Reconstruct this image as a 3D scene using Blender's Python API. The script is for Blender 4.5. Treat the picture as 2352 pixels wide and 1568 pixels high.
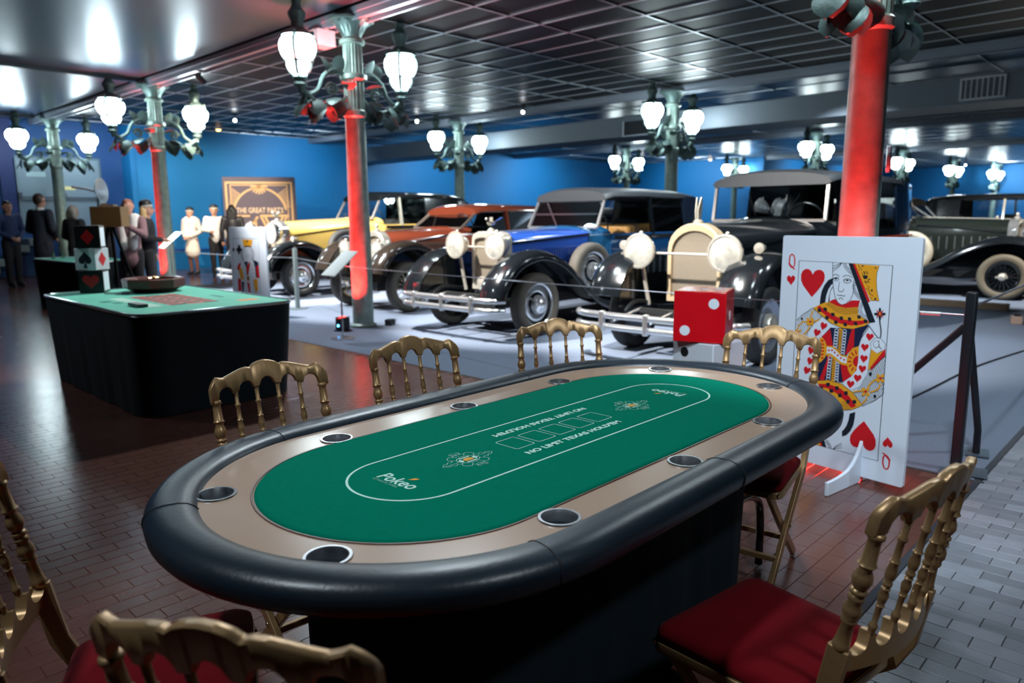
import bpy, bmesh, math, random
from mathutils import Vector, Matrix, Euler
random.seed(7)
PI = math.pi
for o in list(bpy.data.objects): bpy.data.objects.remove(o)
S = bpy.context.scene
COL = S.collection

# ------------------------------------------------------------------ camera
CAM_H = 1.40
_f, _roll, _pitch, _az = 1690.0, math.radians(.44), math.atan(286/1690.0), math.radians(43.6)
_F = Vector((math.cos(_az)*math.cos(_pitch), math.sin(_az)*math.cos(_pitch), -math.sin(_pitch)))
_R0 = Vector((math.sin(_az), -math.cos(_az), 0)); _U0 = _R0.cross(_F)
_R = _R0*math.cos(_roll) - _U0*math.sin(_roll); _U = _U0*math.cos(_roll) + _R0*math.sin(_roll)
cam_d = bpy.data.cameras.new('camera'); cam = bpy.data.objects.new('camera', cam_d); COL.objects.link(cam)
M = Matrix((_R, _U, -_F)).transposed().to_4x4(); M.translation = Vector((0, 0, CAM_H))
cam.matrix_world = M
cam_d.sensor_width = 36.0; cam_d.lens = _f/2352*36.0; cam_d.clip_start = .02; cam_d.clip_end = 200
cam_d.dof.use_dof = True; cam_d.dof.focus_distance = 2.15; cam_d.dof.aperture_fstop = 3.2
S.camera = cam

# ------------------------------------------------------------------ world, exposure
w = bpy.data.worlds.new('world'); S.world = w; w.use_nodes = True
w.node_tree.nodes['Background'].inputs[0].default_value = (.25, .42, .62, 1)
w.node_tree.nodes['Background'].inputs[1].default_value = .12
S.view_settings.view_transform = 'Standard'; S.view_settings.look = 'None'
S.view_settings.exposure = 0.0; S.view_settings.gamma = 1.0; S.view_settings.use_curve_mapping = False
S.cycles.use_denoising = True
S.cycles.max_bounces = 8; S.cycles.diffuse_bounces = 3; S.cycles.glossy_bounces = 4; S.cycles.transmission_bounces = 6
S.cycles.transparent_max_bounces = 12; S.cycles.sample_clamp_indirect = 4.0; S.cycles.caustics_reflective = False; S.cycles.caustics_refractive = False

# ------------------------------------------------------------------ lamps of the room (ceiling spots, up-lights)
def spot(name, loc, aim, watts, color, size_deg, radius=.06, blend=.5):
    d = bpy.data.lights.new(name, 'SPOT'); d.energy = watts; d.color = color
    d.spot_size = math.radians(size_deg); d.spot_blend = blend; d.shadow_soft_size = radius
    o = bpy.data.objects.new(name, d); COL.objects.link(o); o.location = loc
    o.rotation_euler = (Vector(aim)-Vector(loc)).to_track_quat('-Z', 'Y').to_euler()
    return o
COOL = (.80, .92, 1.0); WHITE = (1.0, .97, .92); WARM = (1.0, .86, .66)
# spots over the parked cars
for i, (y, e) in enumerate(((12.6, 6800), (9.45, 2500), (6.5, 2900), (3.8, 2600))):
    spot('car_spot', (4.2, y+.4, 3.78), (6.9, y-.1, .75), e, WHITE, 58, .05)
spot('car_spot', (8.6, 5.0, 3.8), (9.2, 6.2, 1.2), 500, COOL, 95, .05)
spot('car_spot', (8.6, 10.8, 3.8), (9.2, 11.4, 1.2), 1000, WHITE, 95, .05)
spot('car_spot', (8.8, 2.2, 3.8), (9.2, 3.6, 1.2), 400, COOL, 95, .05)
spot('car_spot', (12.2, 1.0, 3.8), (14.8, 2.2, .8), 1700, WHITE, 62, .05)
spot('car_spot', (12.4, 5.2, 3.8), (14.8, 5.0, .8), 1200, COOL, 80, .05)
spot('car_spot', (17.5, 1.0, 3.8), (19.4, 2.2, .8), 1400, WHITE, 75, .05)
# spots over the gaming tables
spot('table_spot', (3.6, 3.9, 3.8), (1.7, 1.4, .77), 260, COOL, 60, .10)
spot('table_spot', (-.9, 1.9, 3.8), (1.5, 1.3, .77), 260, COOL, 66, .12)
spot('table_spot', (1.2, -1.6, 3.8), (2.2, 1.1, .77), 200, COOL, 48, .12)
spot('card_spot', (1.5, .2, 3.8), (3.9, 1.4, .7), 560, COOL, 46, .10)
spot('path_spot', (4.8, -1.2, 3.8), (5.6, .4, 0), 260, COOL, 62, .10)
spot('roulette_spot', (4.8, 7.6, 3.8), (2.5, 6.5, .77), 700, (.9, 1., .93), 58, .06)
spot('roulette_spot', (-.2, 8.8, 3.8), (2.3, 7.2, .77), 170, COOL, 60, .06)
spot('carpet_spot', (4.9, 5.0, 3.8), (5.4, 4.8, 0), 420, COOL, 80, .04)
spot('carpet_spot', (4.9, 9.4, 3.8), (5.6, 8.8, 0), 600, COOL, 70, .04)
spot('carpet_spot', (8.0, .9, 3.8), (7.4, 1.9, 0), 300, COOL, 80, .06)
# guests and backdrop
spot('wall_spot', (6.2, 12.4, 3.75), (8.0, 18.5, 1.2), 1700, WARM, 46, .05)
spot('wall_spot', (6.2, 16.6, 3.75), (8.8, 19.6, 1.6), 900, WARM, 60, .05)
spot('wall_spot', (5.6, 10.0, 3.75), (4.6, 12.8, 1.4), 520, WHITE, 40, .05)
for p, a, e in (((7.0, 19.2, 3.6), (7.3, 21.2, 2.2), 161), ((12.0, 18.4, 3.7), (12.4, 21.2, 1.9), 434), ((17.5, 18.0, 3.7), (18.0, 21.2, 1.9), 558), ((23.0, 18.0, 3.7), (23.5, 21.2, 1.8), 682),
                ((27.5, 17.5, 3.7), (31.0, 17.6, 1.9), 682), ((34.0, 11.6, 3.7), (34.5, 14.5, 1.9), 496), ((40.0, 11.6, 3.7), (40.5, 14.5, 1.9), 496), ((42.5, 8.0, 3.7), (46.0, 8.2, 1.9), 682),
                ((42.5, 3.0, 3.7), (46.0, 3.0, 1.9), 434)):
    spot('wall_washer', p, a, e, (.75, .90, 1.0), 120, .1, .9)
RED = (1.0, .02, .015)
for p, a, e in (((5.10, 7.84, .17), (5.47, 7.97, 1.7), 1000), ((5.14, 14.22, .17), (5.50, 14.25, 1.7), 1000), ((4.80, 1.87, .20), (5.45, 1.87, 1.5), 900)):
    spot('red_uplight', p, a, e, RED, 96 if p[1] > 3 else 62, .04, .6)
for p, a, e in (((5.17, 7.88, .19), (5.12, 7.97, 2.9), 3200), ((5.19, 14.25, .19), (5.16, 14.25, 2.9), 1900), ((4.73, 1.86, .20), (5.0, 1.87, 3.0), 700)):
    spot('red_uplight', p, a, e, RED, 34, .04, .8)
for y in (1.75, 1.38): spot('red_uplight', (4.36, y, .10), (3.9, y-.10, .0), 26, RED, 120, .05, .5)
# ------------------------------------------------------------------ materials
def mat(name, col, rough=.5, metal=0., spec=.5, coat=0., noise=None, bump=None, emit=None, estr=0., sheen=0., rnd=0.):
    """noise=(scale, amount) varies the colour, bump=(scale, strength) the relief, rnd varies tone per piece"""
    m = bpy.data.materials.new(name); m.use_nodes = True
    nt = m.node_tree; b = nt.nodes['Principled BSDF']
    c = (*col, 1)
    b.inputs['Base Color'].default_value = c; b.inputs['Roughness'].default_value = rough
    b.inputs['Metallic'].default_value = metal; b.inputs['Specular IOR Level'].default_value = spec
    if coat: b.inputs['Coat Weight'].default_value = coat; b.inputs['Coat Roughness'].default_value = .04
    if sheen: b.inputs['Sheen Weight'].default_value = sheen; b.inputs['Sheen Roughness'].default_value = .4
    if emit: b.inputs['Emission Color'].default_value = (*emit, 1); b.inputs['Emission Strength'].default_value = estr
    tc = None
    if noise or bump:
        tc = nt.nodes.new('ShaderNodeTexCoord')
    sock = None
    if noise:
        n = nt.nodes.new('ShaderNodeTexNoise'); n.inputs['Scale'].default_value = noise[0]; n.inputs['Detail'].default_value = 5
        nt.links.new(tc.outputs['Object'], n.inputs['Vector'])
        mx = nt.nodes.new('ShaderNodeMix'); mx.data_type = 'RGBA'
        a = noise[1]
        mx.inputs[6].default_value = tuple(min(1, x*(1-a)) for x in col)+(1,); mx.inputs[7].default_value = tuple(min(1, x*(1+a)) for x in col)+(1,)
        nt.links.new(n.outputs['Fac'], mx.inputs[0]); sock = mx.outputs[2]
    if rnd:
        oi = nt.nodes.new('ShaderNodeObjectInfo'); at = nt.nodes.new('ShaderNodeAttribute'); at.attribute_name = 'rnd'
        ad = nt.nodes.new('ShaderNodeMath'); ad.operation = 'ADD'; nt.links.new(oi.outputs['Random'], ad.inputs[0]); nt.links.new(at.outputs['Fac'], ad.inputs[1])
        fr = nt.nodes.new('ShaderNodeMath'); fr.operation = 'FRACT'; nt.links.new(ad.outputs[0], fr.inputs[0])
        mr = nt.nodes.new('ShaderNodeMapRange'); mr.inputs[3].default_value = 1-rnd; mr.inputs[4].default_value = 1+rnd
        nt.links.new(fr.outputs[0], mr.inputs[0])
        hv = nt.nodes.new('ShaderNodeHueSaturation'); hv.inputs['Color'].default_value = c
        if sock: nt.links.new(sock, hv.inputs['Color'])
        nt.links.new(mr.outputs[0], hv.inputs['Value']); sock = hv.outputs[0]
    if sock: nt.links.new(sock, b.inputs['Base Color'])
    if bump:
        n2 = nt.nodes.new('ShaderNodeTexNoise'); n2.inputs['Scale'].default_value = bump[0]; n2.inputs['Detail'].default_value = 4
        nt.links.new(tc.outputs['Object'], n2.inputs['Vector'])
        bp = nt.nodes.new('ShaderNodeBump'); bp.inputs['Strength'].default_value = bump[1]; bp.inputs['Distance'].default_value = .01
        nt.links.new(n2.outputs['Fac'], bp.inputs['Height']); nt.links.new(bp.outputs[0], b.inputs['Normal'])
    return m

def glass_mat(name, tint=(.85, .93, 1), opac=.12, rough=.02):
    m = bpy.data.materials.new(name); m.use_nodes = True; nt = m.node_tree
    for n in list(nt.nodes): nt.nodes.remove(n)
    out = nt.nodes.new('ShaderNodeOutputMaterial'); tr = nt.nodes.new('ShaderNodeBsdfTransparent'); tr.inputs[0].default_value = (*tint, 1)
    gl = nt.nodes.new('ShaderNodeBsdfGlossy'); gl.inputs['Roughness'].default_value = rough
    fr = nt.nodes.new('ShaderNodeFresnel'); fr.inputs[0].default_value = 1.5
    ad = nt.nodes.new('ShaderNodeMath'); ad.operation = 'ADD'; ad.inputs[1].default_value = opac; nt.links.new(fr.outputs[0], ad.inputs[0])
    mx = nt.nodes.new('ShaderNodeMixShader'); nt.links.new(ad.outputs[0], mx.inputs[0]); nt.links.new(tr.outputs[0], mx.inputs[1]); nt.links.new(gl.outputs[0], mx.inputs[2])
    nt.links.new(mx.outputs[0], out.inputs[0]); return m

# ------------------------------------------------------------------ mesh builder
class MB:
    def __init__(s): s.v = []; s.f = []; s.m = []; s.T = None; s.mi = 0
    def _add(s, vs, fs):
        o = len(s.v)
        if s.T: vs = [s.T @ Vector(q) for q in vs]
        s.v += [tuple(q) for q in vs]; s.f += [tuple(i+o for i in f) for f in fs]; s.m += [s.mi]*len(fs)
        return s
    def box(s, c, d, rz=0., R=None):
        hx, hy, hz = d[0]/2, d[1]/2, d[2]/2
        P = [Vector((x, y, z)) for z in (-hz, hz) for x, y in ((-hx, -hy), (hx, -hy), (hx, hy), (-hx, hy))]
        Q = R if R is not None else Matrix.Rotation(rz, 3, 'Z')
        P = [Q @ p + Vector(c) for p in P]
        return s._add(P, [(3, 2, 1, 0), (4, 5, 6, 7), (0, 1, 5, 4), (1, 2, 6, 5), (2, 3, 7, 6), (3, 0, 4, 7)])
    def bar(s, a, b, w, h, up=(0, 0, 1)):
        a, b = Vector(a), Vector(b); d = (b-a); L = d.length; d.normalize(); u = Vector(up)
        if abs(d.dot(u)) > .98: u = Vector((1, 0, 0))
        y = u.cross(d).normalized(); z = d.cross(y)
        R = Matrix((d, y, z)).transposed()
        return s.box((a+b)/2, (L, w, h), R=R)
    def tube(s, pts, r, n=8, cap=True, closed=False):
        pts = [Vector(p) for p in pts]; k = len(pts); rs = r if isinstance(r, (list, tuple)) else [r]*k
        vs = []; N = None
        for i, p in enumerate(pts):
            if closed: d = (pts[(i+1) % k]-pts[i-1])
            else: d = pts[min(i+1, k-1)]-pts[max(i-1, 0)]
            d.normalize()
            if N is None:
                N = d.orthogonal().normalized()
            else:
                N = (N-d*N.dot(d)); N = N.normalized() if N.length > 1e-6 else d.orthogonal().normalized()
            B = d.cross(N)
            for j in range(n):
                a = 2*PI*j/n; vs.append(p+(N*math.cos(a)+B*math.sin(a))*rs[i])
        fs = []
        for i in range(k if closed else k-1):
            for j in range(n):
                a, b2 = i*n+j, i*n+(j+1) % n; c, d2 = ((i+1) % k)*n+(j+1) % n, ((i+1) % k)*n+j
                fs.append((a, b2, c, d2))
        if cap and not closed: fs += [tuple(reversed(range(n))), tuple(range((k-1)*n, k*n))]
        return s._add(vs, fs)
    def lathe(s, prof, o=(0, 0, 0), axis=(0, 0, 1), n=16, cap=True, sx=1., ph=0.):
        ax = Vector(axis).normalized(); q = Vector((0, 0, 1)).rotation_difference(ax); o = Vector(o)
        vs = []
        for r, z in prof:
            for j in range(n):
                a = 2*PI*j/n+ph; vs.append(q @ Vector((r*math.cos(a)*sx, r*math.sin(a), z))+o)
        fs = [(i*n+j, i*n+(j+1) % n, (i+1)*n+(j+1) % n, (i+1)*n+j) for i in range(len(prof)-1) for j in range(n)]
        if cap: fs += [tuple(reversed(range(n))), tuple(range((len(prof)-1)*n, len(prof)*n))]
        return s._add(vs, fs)
    def loft(s, rings, closed=True, cap=True):
        n = len(rings[0]); vs = [p for r in rings for p in r]; fs = []
        for i in range(len(rings)-1):
            for j in range(n if closed else n-1):
                fs.append((i*n+j, i*n+(j+1) % n, (i+1)*n+(j+1) % n, (i+1)*n+j))
        if cap and closed: fs += [tuple(reversed(range(n))), tuple(range((len(rings)-1)*n, len(rings)*n))]
        return s._add(vs, fs)
    def prism(s, poly, z0, z1, M4=None):
        n = len(poly); a = [Vector((x, y, z0)) for x, y in poly]; b = [Vector((x, y, z1)) for x, y in poly]
        if M4 is not None: a = [M4 @ p for p in a]; b = [M4 @ p for p in b]
        return s._add(a+b, [tuple(reversed(range(n))), tuple(range(n, 2*n))]+[(i, (i+1) % n, n+(i+1) % n, n+i) for i in range(n)])
    def ball(s, c, r, n=12, m=8, sc=(1, 1, 1)):
        pr = [(max(1e-4, math.sin(PI*i/m)), -math.cos(PI*i/m)) for i in range(m+1)]
        vs = [(c[0]+q*math.cos(2*PI*j/n)*r*sc[0], c[1]+q*math.sin(2*PI*j/n)*r*sc[1], c[2]+z*r*sc[2]) for q, z in pr for j in range(n)]
        fs = [(i*n+j, i*n+(j+1) % n, (i+1)*n+(j+1) % n, (i+1)*n+j) for i in range(m) for j in range(n)]
        return s._add(vs, fs)
    def mesh(s, name, mats, smooth=35, fix=True):
        me = bpy.data.meshes.new(name); me.from_pydata(s.v, [], s.f)
        for m in (mats if isinstance(mats, (list, tuple)) else [mats]): me.materials.append(m)
        me.polygons.foreach_set('material_index', s.m)
        if fix:
            bm = bmesh.new(); bm.from_mesh(me); bmesh.ops.recalc_face_normals(bm, faces=bm.faces); bm.to_mesh(me); bm.free()
        if smooth:
            me.polygons.foreach_set('use_smooth', [True]*len(me.polygons)); me.set_sharp_from_angle(angle=math.radians(smooth))
        me.update(); return me
    def build(s, name, mats, parent=None, loc=None, rot=None, smooth=35, bevel=0., seg=2):
        o = bpy.data.objects.new(name, s.mesh(name, mats, smooth)); COL.objects.link(o)
        if parent: o.parent = parent
        if loc: o.location = loc
        if rot: o.rotation_euler = rot
        if bevel:
            b = o.modifiers.new('bevel', 'BEVEL'); b.width = bevel; b.segments = seg; b.limit_method = 'ANGLE'; b.angle_limit = math.radians(40)
        return o

def tag(o, label, cat, group=None):
    o['label'] = label; o['category'] = cat
    if group: o['group'] = group
    return o
def thing(name, label, cat, loc=(0, 0, 0), rz=0., group=None):
    o = bpy.data.objects.new(name, None); COL.objects.link(o); o.location = loc; o.rotation_euler = (0, 0, rz); o.empty_display_size = .1
    return tag(o, label, cat, group)
def struct(o): o['kind'] = 'structure'; return o
def dup(root, loc, rz, label, group=None):
    r = root.copy(); COL.objects.link(r); r.location = loc; r.rotation_euler = (0, 0, rz); r['label'] = label
    if group: r['group'] = group
    for ch in list(root.children):
        c = ch.copy(); COL.objects.link(c); c.parent = r
        for g in list(ch.children):
            d = g.copy(); COL.objects.link(d); d.parent = c
    return r
def evaluated(o):
    dg = bpy.context.evaluated_depsgraph_get(); return bpy.data.meshes.new_from_object(o.evaluated_get(dg))
def text(name, body, size, m, parent, loc, rot=(0, 0, 0), extrude=.0004, bold=0., sx=1., align='LEFT', shear=0., spacing=1.):
    cu = bpy.data.curves.new(name, 'FONT'); cu.body = body; cu.size = size; cu.extrude = extrude; cu.offset = bold; cu.align_x = align; cu.shear = shear; cu.space_character = spacing
    cu.resolution_u = 3
    t = bpy.data.objects.new(name, cu); COL.objects.link(t); me = evaluated(t); bpy.data.objects.remove(t)
    me.materials.clear(); me.materials.append(m)
    o = bpy.data.objects.new(name, me); COL.objects.link(o); o.parent = parent; o.location = loc; o.rotation_euler = rot; o.scale = (sx, 1, 1)
    return o
def smoothpoly(pts, closed=False, n=6):
    """Catmull-Rom through points"""
    P = [Vector(p) for p in pts]; k = len(P); out = []
    R = range(k) if closed else range(k-1)
    for i in R:
        if closed: a, b, c, d = P[i-1], P[i], P[(i+1) % k], P[(i+2) % k]
        else: a, b, c, d = P[max(i-1, 0)], P[i], P[i+1], P[min(i+2, k-1)]
        for j in range(n):
            t = j/n
            out.append(.5*((2*b)+(c-a)*t+(2*a-5*b+4*c-d)*t*t+(3*b-3*c+d-a)*t**3))
    if not closed: out.append(P[-1])
    return out
def px(x, y, z):
    v = Vector((x, y, z-CAM_H)); d = v.dot(_F)
    return (1176+_f*v.dot(_R)/d, 784-_f*v.dot(_U)/d, d)

# shared materials
BLACK_METAL = mat('black metal', (.012, .014, .016), .35, .6)
CHROME = mat('chrome', (.86, .87, .88), .08, 1.)
STEEL = mat('brushed steel', (.62, .64, .66), .28, 1.)
GOLD = mat('gold paint', (.37, .225, .105), .36, .50, noise=(9, .25))
WHITE_BOARD = mat('white board', (.70, .78, .90), .45, noise=(3, .03))
BLACK_CLOTH = mat('black stretch cloth', (.006, .013, .019), .8, spec=.2, sheen=.02, noise=(6, .2))
RED_PRINT = mat('red print', (.62, .012, .02), .4)
INK = mat('black print', (.008, .016, .028), .45)
YEL_PRINT = mat('yellow print', (.80, .36, .018), .45)
GLASS = glass_mat('clear glass')
# ------------------------------------------------------------------ room shell
CZ = 3.88
def brick_floor_mat(name, c1, c2, mortar, vertical=False, rough=.3):
    m = bpy.data.materials.new(name); m.use_nodes = True; nt = m.node_tree; b = nt.nodes['Principled BSDF']
    tc = nt.nodes.new('ShaderNodeTexCoord'); mp = nt.nodes.new('ShaderNodeMapping'); nt.links.new(tc.outputs['Object'], mp.inputs[0])
    if vertical: mp.inputs['Rotation'].default_value = (0, 0, PI/2)
    br = nt.nodes.new('ShaderNodeTexBrick'); nt.links.new(mp.outputs[0], br.inputs[0])
    br.inputs['Scale'].default_value = 1; br.inputs['Brick Width'].default_value = .16; br.inputs['Row Height'].default_value = .08
    br.inputs['Mortar Size'].default_value = .003; br.inputs['Color1'].default_value = (*c1, 1); br.inputs['Color2'].default_value = (*c2, 1); br.inputs['Mortar'].default_value = (*mortar, 1)
    nt.links.new(br.outputs[0], b.inputs['Base Color']); b.inputs['Roughness'].default_value = rough
    bp = nt.nodes.new('ShaderNodeBump'); bp.inputs['Strength'].default_value = .25; bp.inputs['Distance'].default_value = .004; bp.invert = True
    nt.links.new(br.outputs['Fac'], bp.inputs['Height'])
    n = nt.nodes.new('ShaderNodeTexNoise'); n.inputs['Scale'].default_value = 5; nt.links.new(tc.outputs['Object'], n.inputs[0])
    mr = nt.nodes.new('ShaderNodeMapRange'); mr.inputs[3].default_value = rough-.06; mr.inputs[4].default_value = rough+.12; nt.links.new(n.outputs[0], mr.inputs[0]); nt.links.new(mr.outputs[0], b.inputs['Roughness'])
    nt.links.new(bp.outputs[0], b.inputs['Normal']); return m
BROWN_FLOOR = brick_floor_mat('terracotta brick paving', (.110, .038, .026), (.122, .042, .028), (.100, .034, .022), rough=.2)
BROWN_BRICK = mat('terracotta brick', (.105, .040, .030), .24, noise=(14, .15), bump=(30, .02), rnd=.09)
GREY_BRICK = mat('worn grey brick', (.20, .215, .25), .36, noise=(16, .2), bump=(45, .15), rnd=.22)
MORTAR_B = mat('dark joint', (.085, .030, .019), .6); MORTAR_G = mat('grey joint', (.03, .03, .035), .9)
CARPET_M = mat('blue grey carpet', (.125, .155, .215), .95, noise=(120, .25), bump=(300, .4))

fl = struct(MB().box((20, 7.5, -.0518), (56, 35, .1)).build('floor', MORTAR_B))
mb = MB(); mb.box((-.8, 3.0, -.012), (10.4, 4.44, .004)); mb.mi = 0
# far paving (pieces too small to tell apart)
far = MB().box((-.8, 14.1, -.006), (10.4, 14.6, .012)); far.box((25, 18.6, -.006), (41.2, 5.6, .012)); far.box((-3.2, 3.8, -.006), (5.6, 6.04, .012)); far.box((-1.4, -3.5, -.006), (9, 6.4, .012))
o = far.build('paving', BROWN_FLOOR, fl)
BVAR = []
def brick_mesh(name, L, W, m, seed):
    gap = .0005 if L > W else .0016
    r = random.Random(seed); a, b, h = L/2-gap, W/2-gap, .012; t = .0014; tl = [r.uniform(-.00035, .00035) for _ in range(4)]
    vs = [(-a, -b, -h), (a, -b, -h), (a, b, -h), (-a, b, -h), (-a, -b, -t), (a, -b, -t), (a, b, -t), (-a, b, -t)]
    vs += [(-a+t, -b+t, tl[0]), (a-t, -b+t, tl[1]), (a-t, b-t, tl[2]), (-a+t, b-t, tl[3])]
    fs = [(4+i, 4+(i+1) % 4, 8+(i+1) % 4, 8+i) for i in range(4)]+[(i, (i+1) % 4, 4+(i+1) % 4, 4+i) for i in range(4)]+[(8, 9, 10, 11)]
    if m is None: return vs, fs
    me = bpy.data.meshes.new(name); me.from_pydata(vs, [], fs); me.materials.append(m); return me
def half_row(parent, cells, L, W, m):
    me_ = brick_mesh('half_brick', L, W, m, 3)
    for c in cells:
        o = bpy.data.objects.new('brick', me_); COL.objects.link(o); o.parent = parent; o.location = (c[0], c[1], 0)
def brick_zone(parent, cells, L, W, m, limit, name):
    """cells: list of (x, y); the ones that show largest are parts of their own, the others one field"""
    vis = []
    for c in cells:
        x, y, d = px(c[0], c[1], 0)
        ok = d > .3 and -60 < x < 2412 and 560 < y < 1640
        tx, ty, _ = px(c[0], c[1], 0)
        dist = math.hypot(c[0], c[1])
        # sight line crossing the poker table top
        t = (CAM_H-.75)/CAM_H; hx, hy = c[0]*t, c[1]*t
        if ok and .62 < hx < 2.66 and .84 < hy < 1.9: ok = False
        if ok and .88 < c[0] < 2.37 and 1.1 < c[1] < 1.65: ok = False
        vis.append((0 if ok else 1, dist, c))
    vis.sort(key=lambda q: (q[0], q[1]))
    meshes = [brick_mesh(name, L, W, m, k) for k in range(8)]
    for k, (_, _, c) in enumerate(vis[:limit]):
        o = bpy.data.objects.new('brick', meshes[(k*5) % 8]); COL.objects.link(o); o.parent = parent; o.location = (c[0], c[1], 0)
    V, Fc, rn = [], [], []
    for k, (_, _, c) in enumerate(vis[limit:]):
        vs, fs = brick_mesh(name, L, W, None, k % 40); b = len(V)
        V += [(x+c[0], y+c[1], z) for x, y, z in vs]; Fc += [tuple(i+b for i in f) for f in fs]; rn += [random.random()]*len(fs)
    me = bpy.data.meshes.new(name); me.from_pydata(V, [], Fc); me.materials.append(m)
    at = me.attributes.new('rnd', 'FLOAT', 'FACE'); at.data.foreach_set('value', rn)
    o = bpy.data.objects.new(name, me); COL.objects.link(o); o.parent = parent; o['kind'] = 'stuff'
cells = []
for j in range(76):
    y = .80+.04+.0805*j
    for i in range(25):
        x = .345+.161*i+(.0805 if j % 2 else 0)
        if x < 4.36: cells.append((x, y))
brick_zone(fl, cells, .161, .0805, BROWN_BRICK, 300, 'brick_field')
fg = struct(MB().box((11, -2.6, -.0076), (17.8, 6.80, .012)).build('floor', MORTAR_G))
cells = []
for i in range(66):
    x = 2.126+.0797*i-.02
    for j in range(7):
        y = .686-.159*j+(.0 if i % 2 else -.0795)
        if x > 2.0 : cells.append((x, y))
half_row(fg, [(2.126+.0797*i-.02, .686+.0+.0398) for i in range(66) if i % 2 == 0], .0797, .0795, GREY_BRICK)
brick_zone(fg, cells, .0797, .159, GREY_BRICK, 265, 'brick_field')
MB().box((13.6, -2.6, -.006), (12.6, 6.74, .012)).build('paving', brick_floor_mat('grey brick paving', (.18, .195, .225), (.22, .235, .27), (.05, .05, .055), True, .36), fg)
struct(MB().box((11.2, .784, -.0005), (17.4, .030, .004)).build('trim_4', mat('dark border strip', (.02, .024, .035), .6)))
struct(MB().box((4.385, 8.0, -.004), (.03, 14.5, .012)).build('trim_1', mat('carpet edging', (.03, .03, .035), .5)))
cp = struct(MB().box((24.5, 8.05, -.003), (40.2, 14.5, .01)).build('floor', CARPET_M)); 

for m_ in (BROWN_BRICK, BROWN_FLOOR):
    b_ = m_.node_tree.nodes['Principled BSDF']; b_.inputs['Coat Weight'].default_value = .4; b_.inputs['Coat Roughness'].default_value = .22
# walls
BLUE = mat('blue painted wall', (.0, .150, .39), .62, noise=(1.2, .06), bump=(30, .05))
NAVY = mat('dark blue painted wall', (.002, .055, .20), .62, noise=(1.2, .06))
DARK = mat('dark wall', (.03, .035, .045), .8)
struct(MB().box((19.4, 21.28, 2), (23.4, .16, 4)).build('wall_back', BLUE))
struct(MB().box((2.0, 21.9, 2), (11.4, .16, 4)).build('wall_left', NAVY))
struct(MB().box((7.66, 21.55, 2), (.16, .7, 4)).build('wall_return', BLUE))
struct(MB().box((31.06, 17.9, 2), (.16, 6.8, 4)).build('wall_far', BLUE))
struct(MB().box((38.5, 14.56, 2), (15, .16, 4)).build('wall_far_side', BLUE))
struct(MB().box((46.06, 4, 2), (.16, 21.2, 4)).build('wall_end', BLUE))
struct(MB().box((19, -6.5, 2), (55, .16, 4)).build('wall_right', DARK))
struct(MB().box((-5.4, 7.5, 2), (.16, 29, 4)).build('wall_behind', DARK))
struct(MB().box((4.9, 21.80, 2), (.34, .12, 4)).build('trim_2', mat('dark blue pilaster', (.004, .02, .12), .6)))
struct(MB().box((19.4, 21.185, .55), (23.2, .03, .06)).build('trim_3', mat('blue rail', (.006, .07, .30), .5)))

# double fire door
DOORM = mat('grey door paint', (.17, .24, .30), .5, noise=(2, .05)); DARKBAR = mat('dark bar', (.05, .07, .10), .5)
d = struct(MB().box((6.0, 21.80, 2.07), (2.05, .05, 1.86)).build('door_1', mat('door frame', (.10, .15, .19), .5)))
for sx in (-.49, .49):
    lf = MB().box((6.0+sx, 21.765, 2.06), (.95, .05, 1.76)).build('door_leaf', DOORM, d, bevel=.006)
    MB().tube([(6.0+sx-.4, 21.66, 1.98), (6.0+sx+.4, 21.66, 1.98)], .022).box((6.0+sx-.4, 21.70, 2.02), (.07, .08, .14)).box((6.0+sx+.4, 21.70, 2.02), (.07, .08, .14)).build('push_bar', DARKBAR, lf)
MB().box((5.5, 21.735, 2.55), (.42, .008, .12)).build('door_sign', mat('pale sign', (.35, .5, .55), .4), d)
MB().box((6.22, 21.735, 2.22), (.28, .008, .09)).build('door_label', mat('yellow label', (.7, .62, .30), .4), d)

STEP = mat('grey concrete step', (.20, .25, .27), .7, noise=(4, .1))
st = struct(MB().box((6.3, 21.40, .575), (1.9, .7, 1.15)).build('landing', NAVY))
for k in range(6): struct(MB().box((5.24-.11-.22*k, 21.40, .96-.16*k-.08), (.22, .7, .16)).build('step', STEP, st, bevel=.006))
# ceilings
GLOSS = mat('dark glossy ceiling panel', (.12, .165, .215), .31, .82, noise=(.6, .12))
cl = struct(MB().box((20, 7.5, CZ+.12), (56, 35, .1)).build('ceiling', mat('ceiling void', (.015, .018, .022), .8)))
for (y0, y1) in ((-6.4, 14.16), (14.30, 20.75), (20.85, 21.8)):
    MB().box((0, (y0+y1)/2, CZ+.01), (10.7, y1-y0, .03)).build('ceiling_panel', GLOSS, cl)
MB().box((0, 14.23, CZ-.03), (10.7, .12, .08)).box((0, 20.8, CZ-.03), (10.7, .1, .08)).build('ceiling_batten', mat('dark batten', (.03, .035, .04), .3, .5), cl)
TILE = mat('black glossy ceiling tile', (.009, .012, .015), .45, spec=.13, noise=(.8, .3))
FARTILE = mat('dark ceiling tile', (.016, .02, .025), .30, spec=.4)
tile_me = MB().box((0, 0, .012), (.572, 1.175, .024)).mesh('ceiling_tile', TILE)
x0, y0 = 5.86, -.64
for i in range(12):
    for j in range(18):
        cx_, cy_ = x0+.3+.597*i, y0+.6+1.228*j
        if cy_ > 21.1: continue
        o = bpy.data.objects.new('ceiling_tile', tile_me); COL.objects.link(o); o.parent = cl; o.location = (cx_, cy_, CZ+.004)
TBAR = mat('polished ceiling bar', (.62, .68, .74), .32, .75)
g = MB()
for i in range(13): g.box((x0+.597*i, 10.2, CZ-.004), (.024, 21.8, .012))
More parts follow.
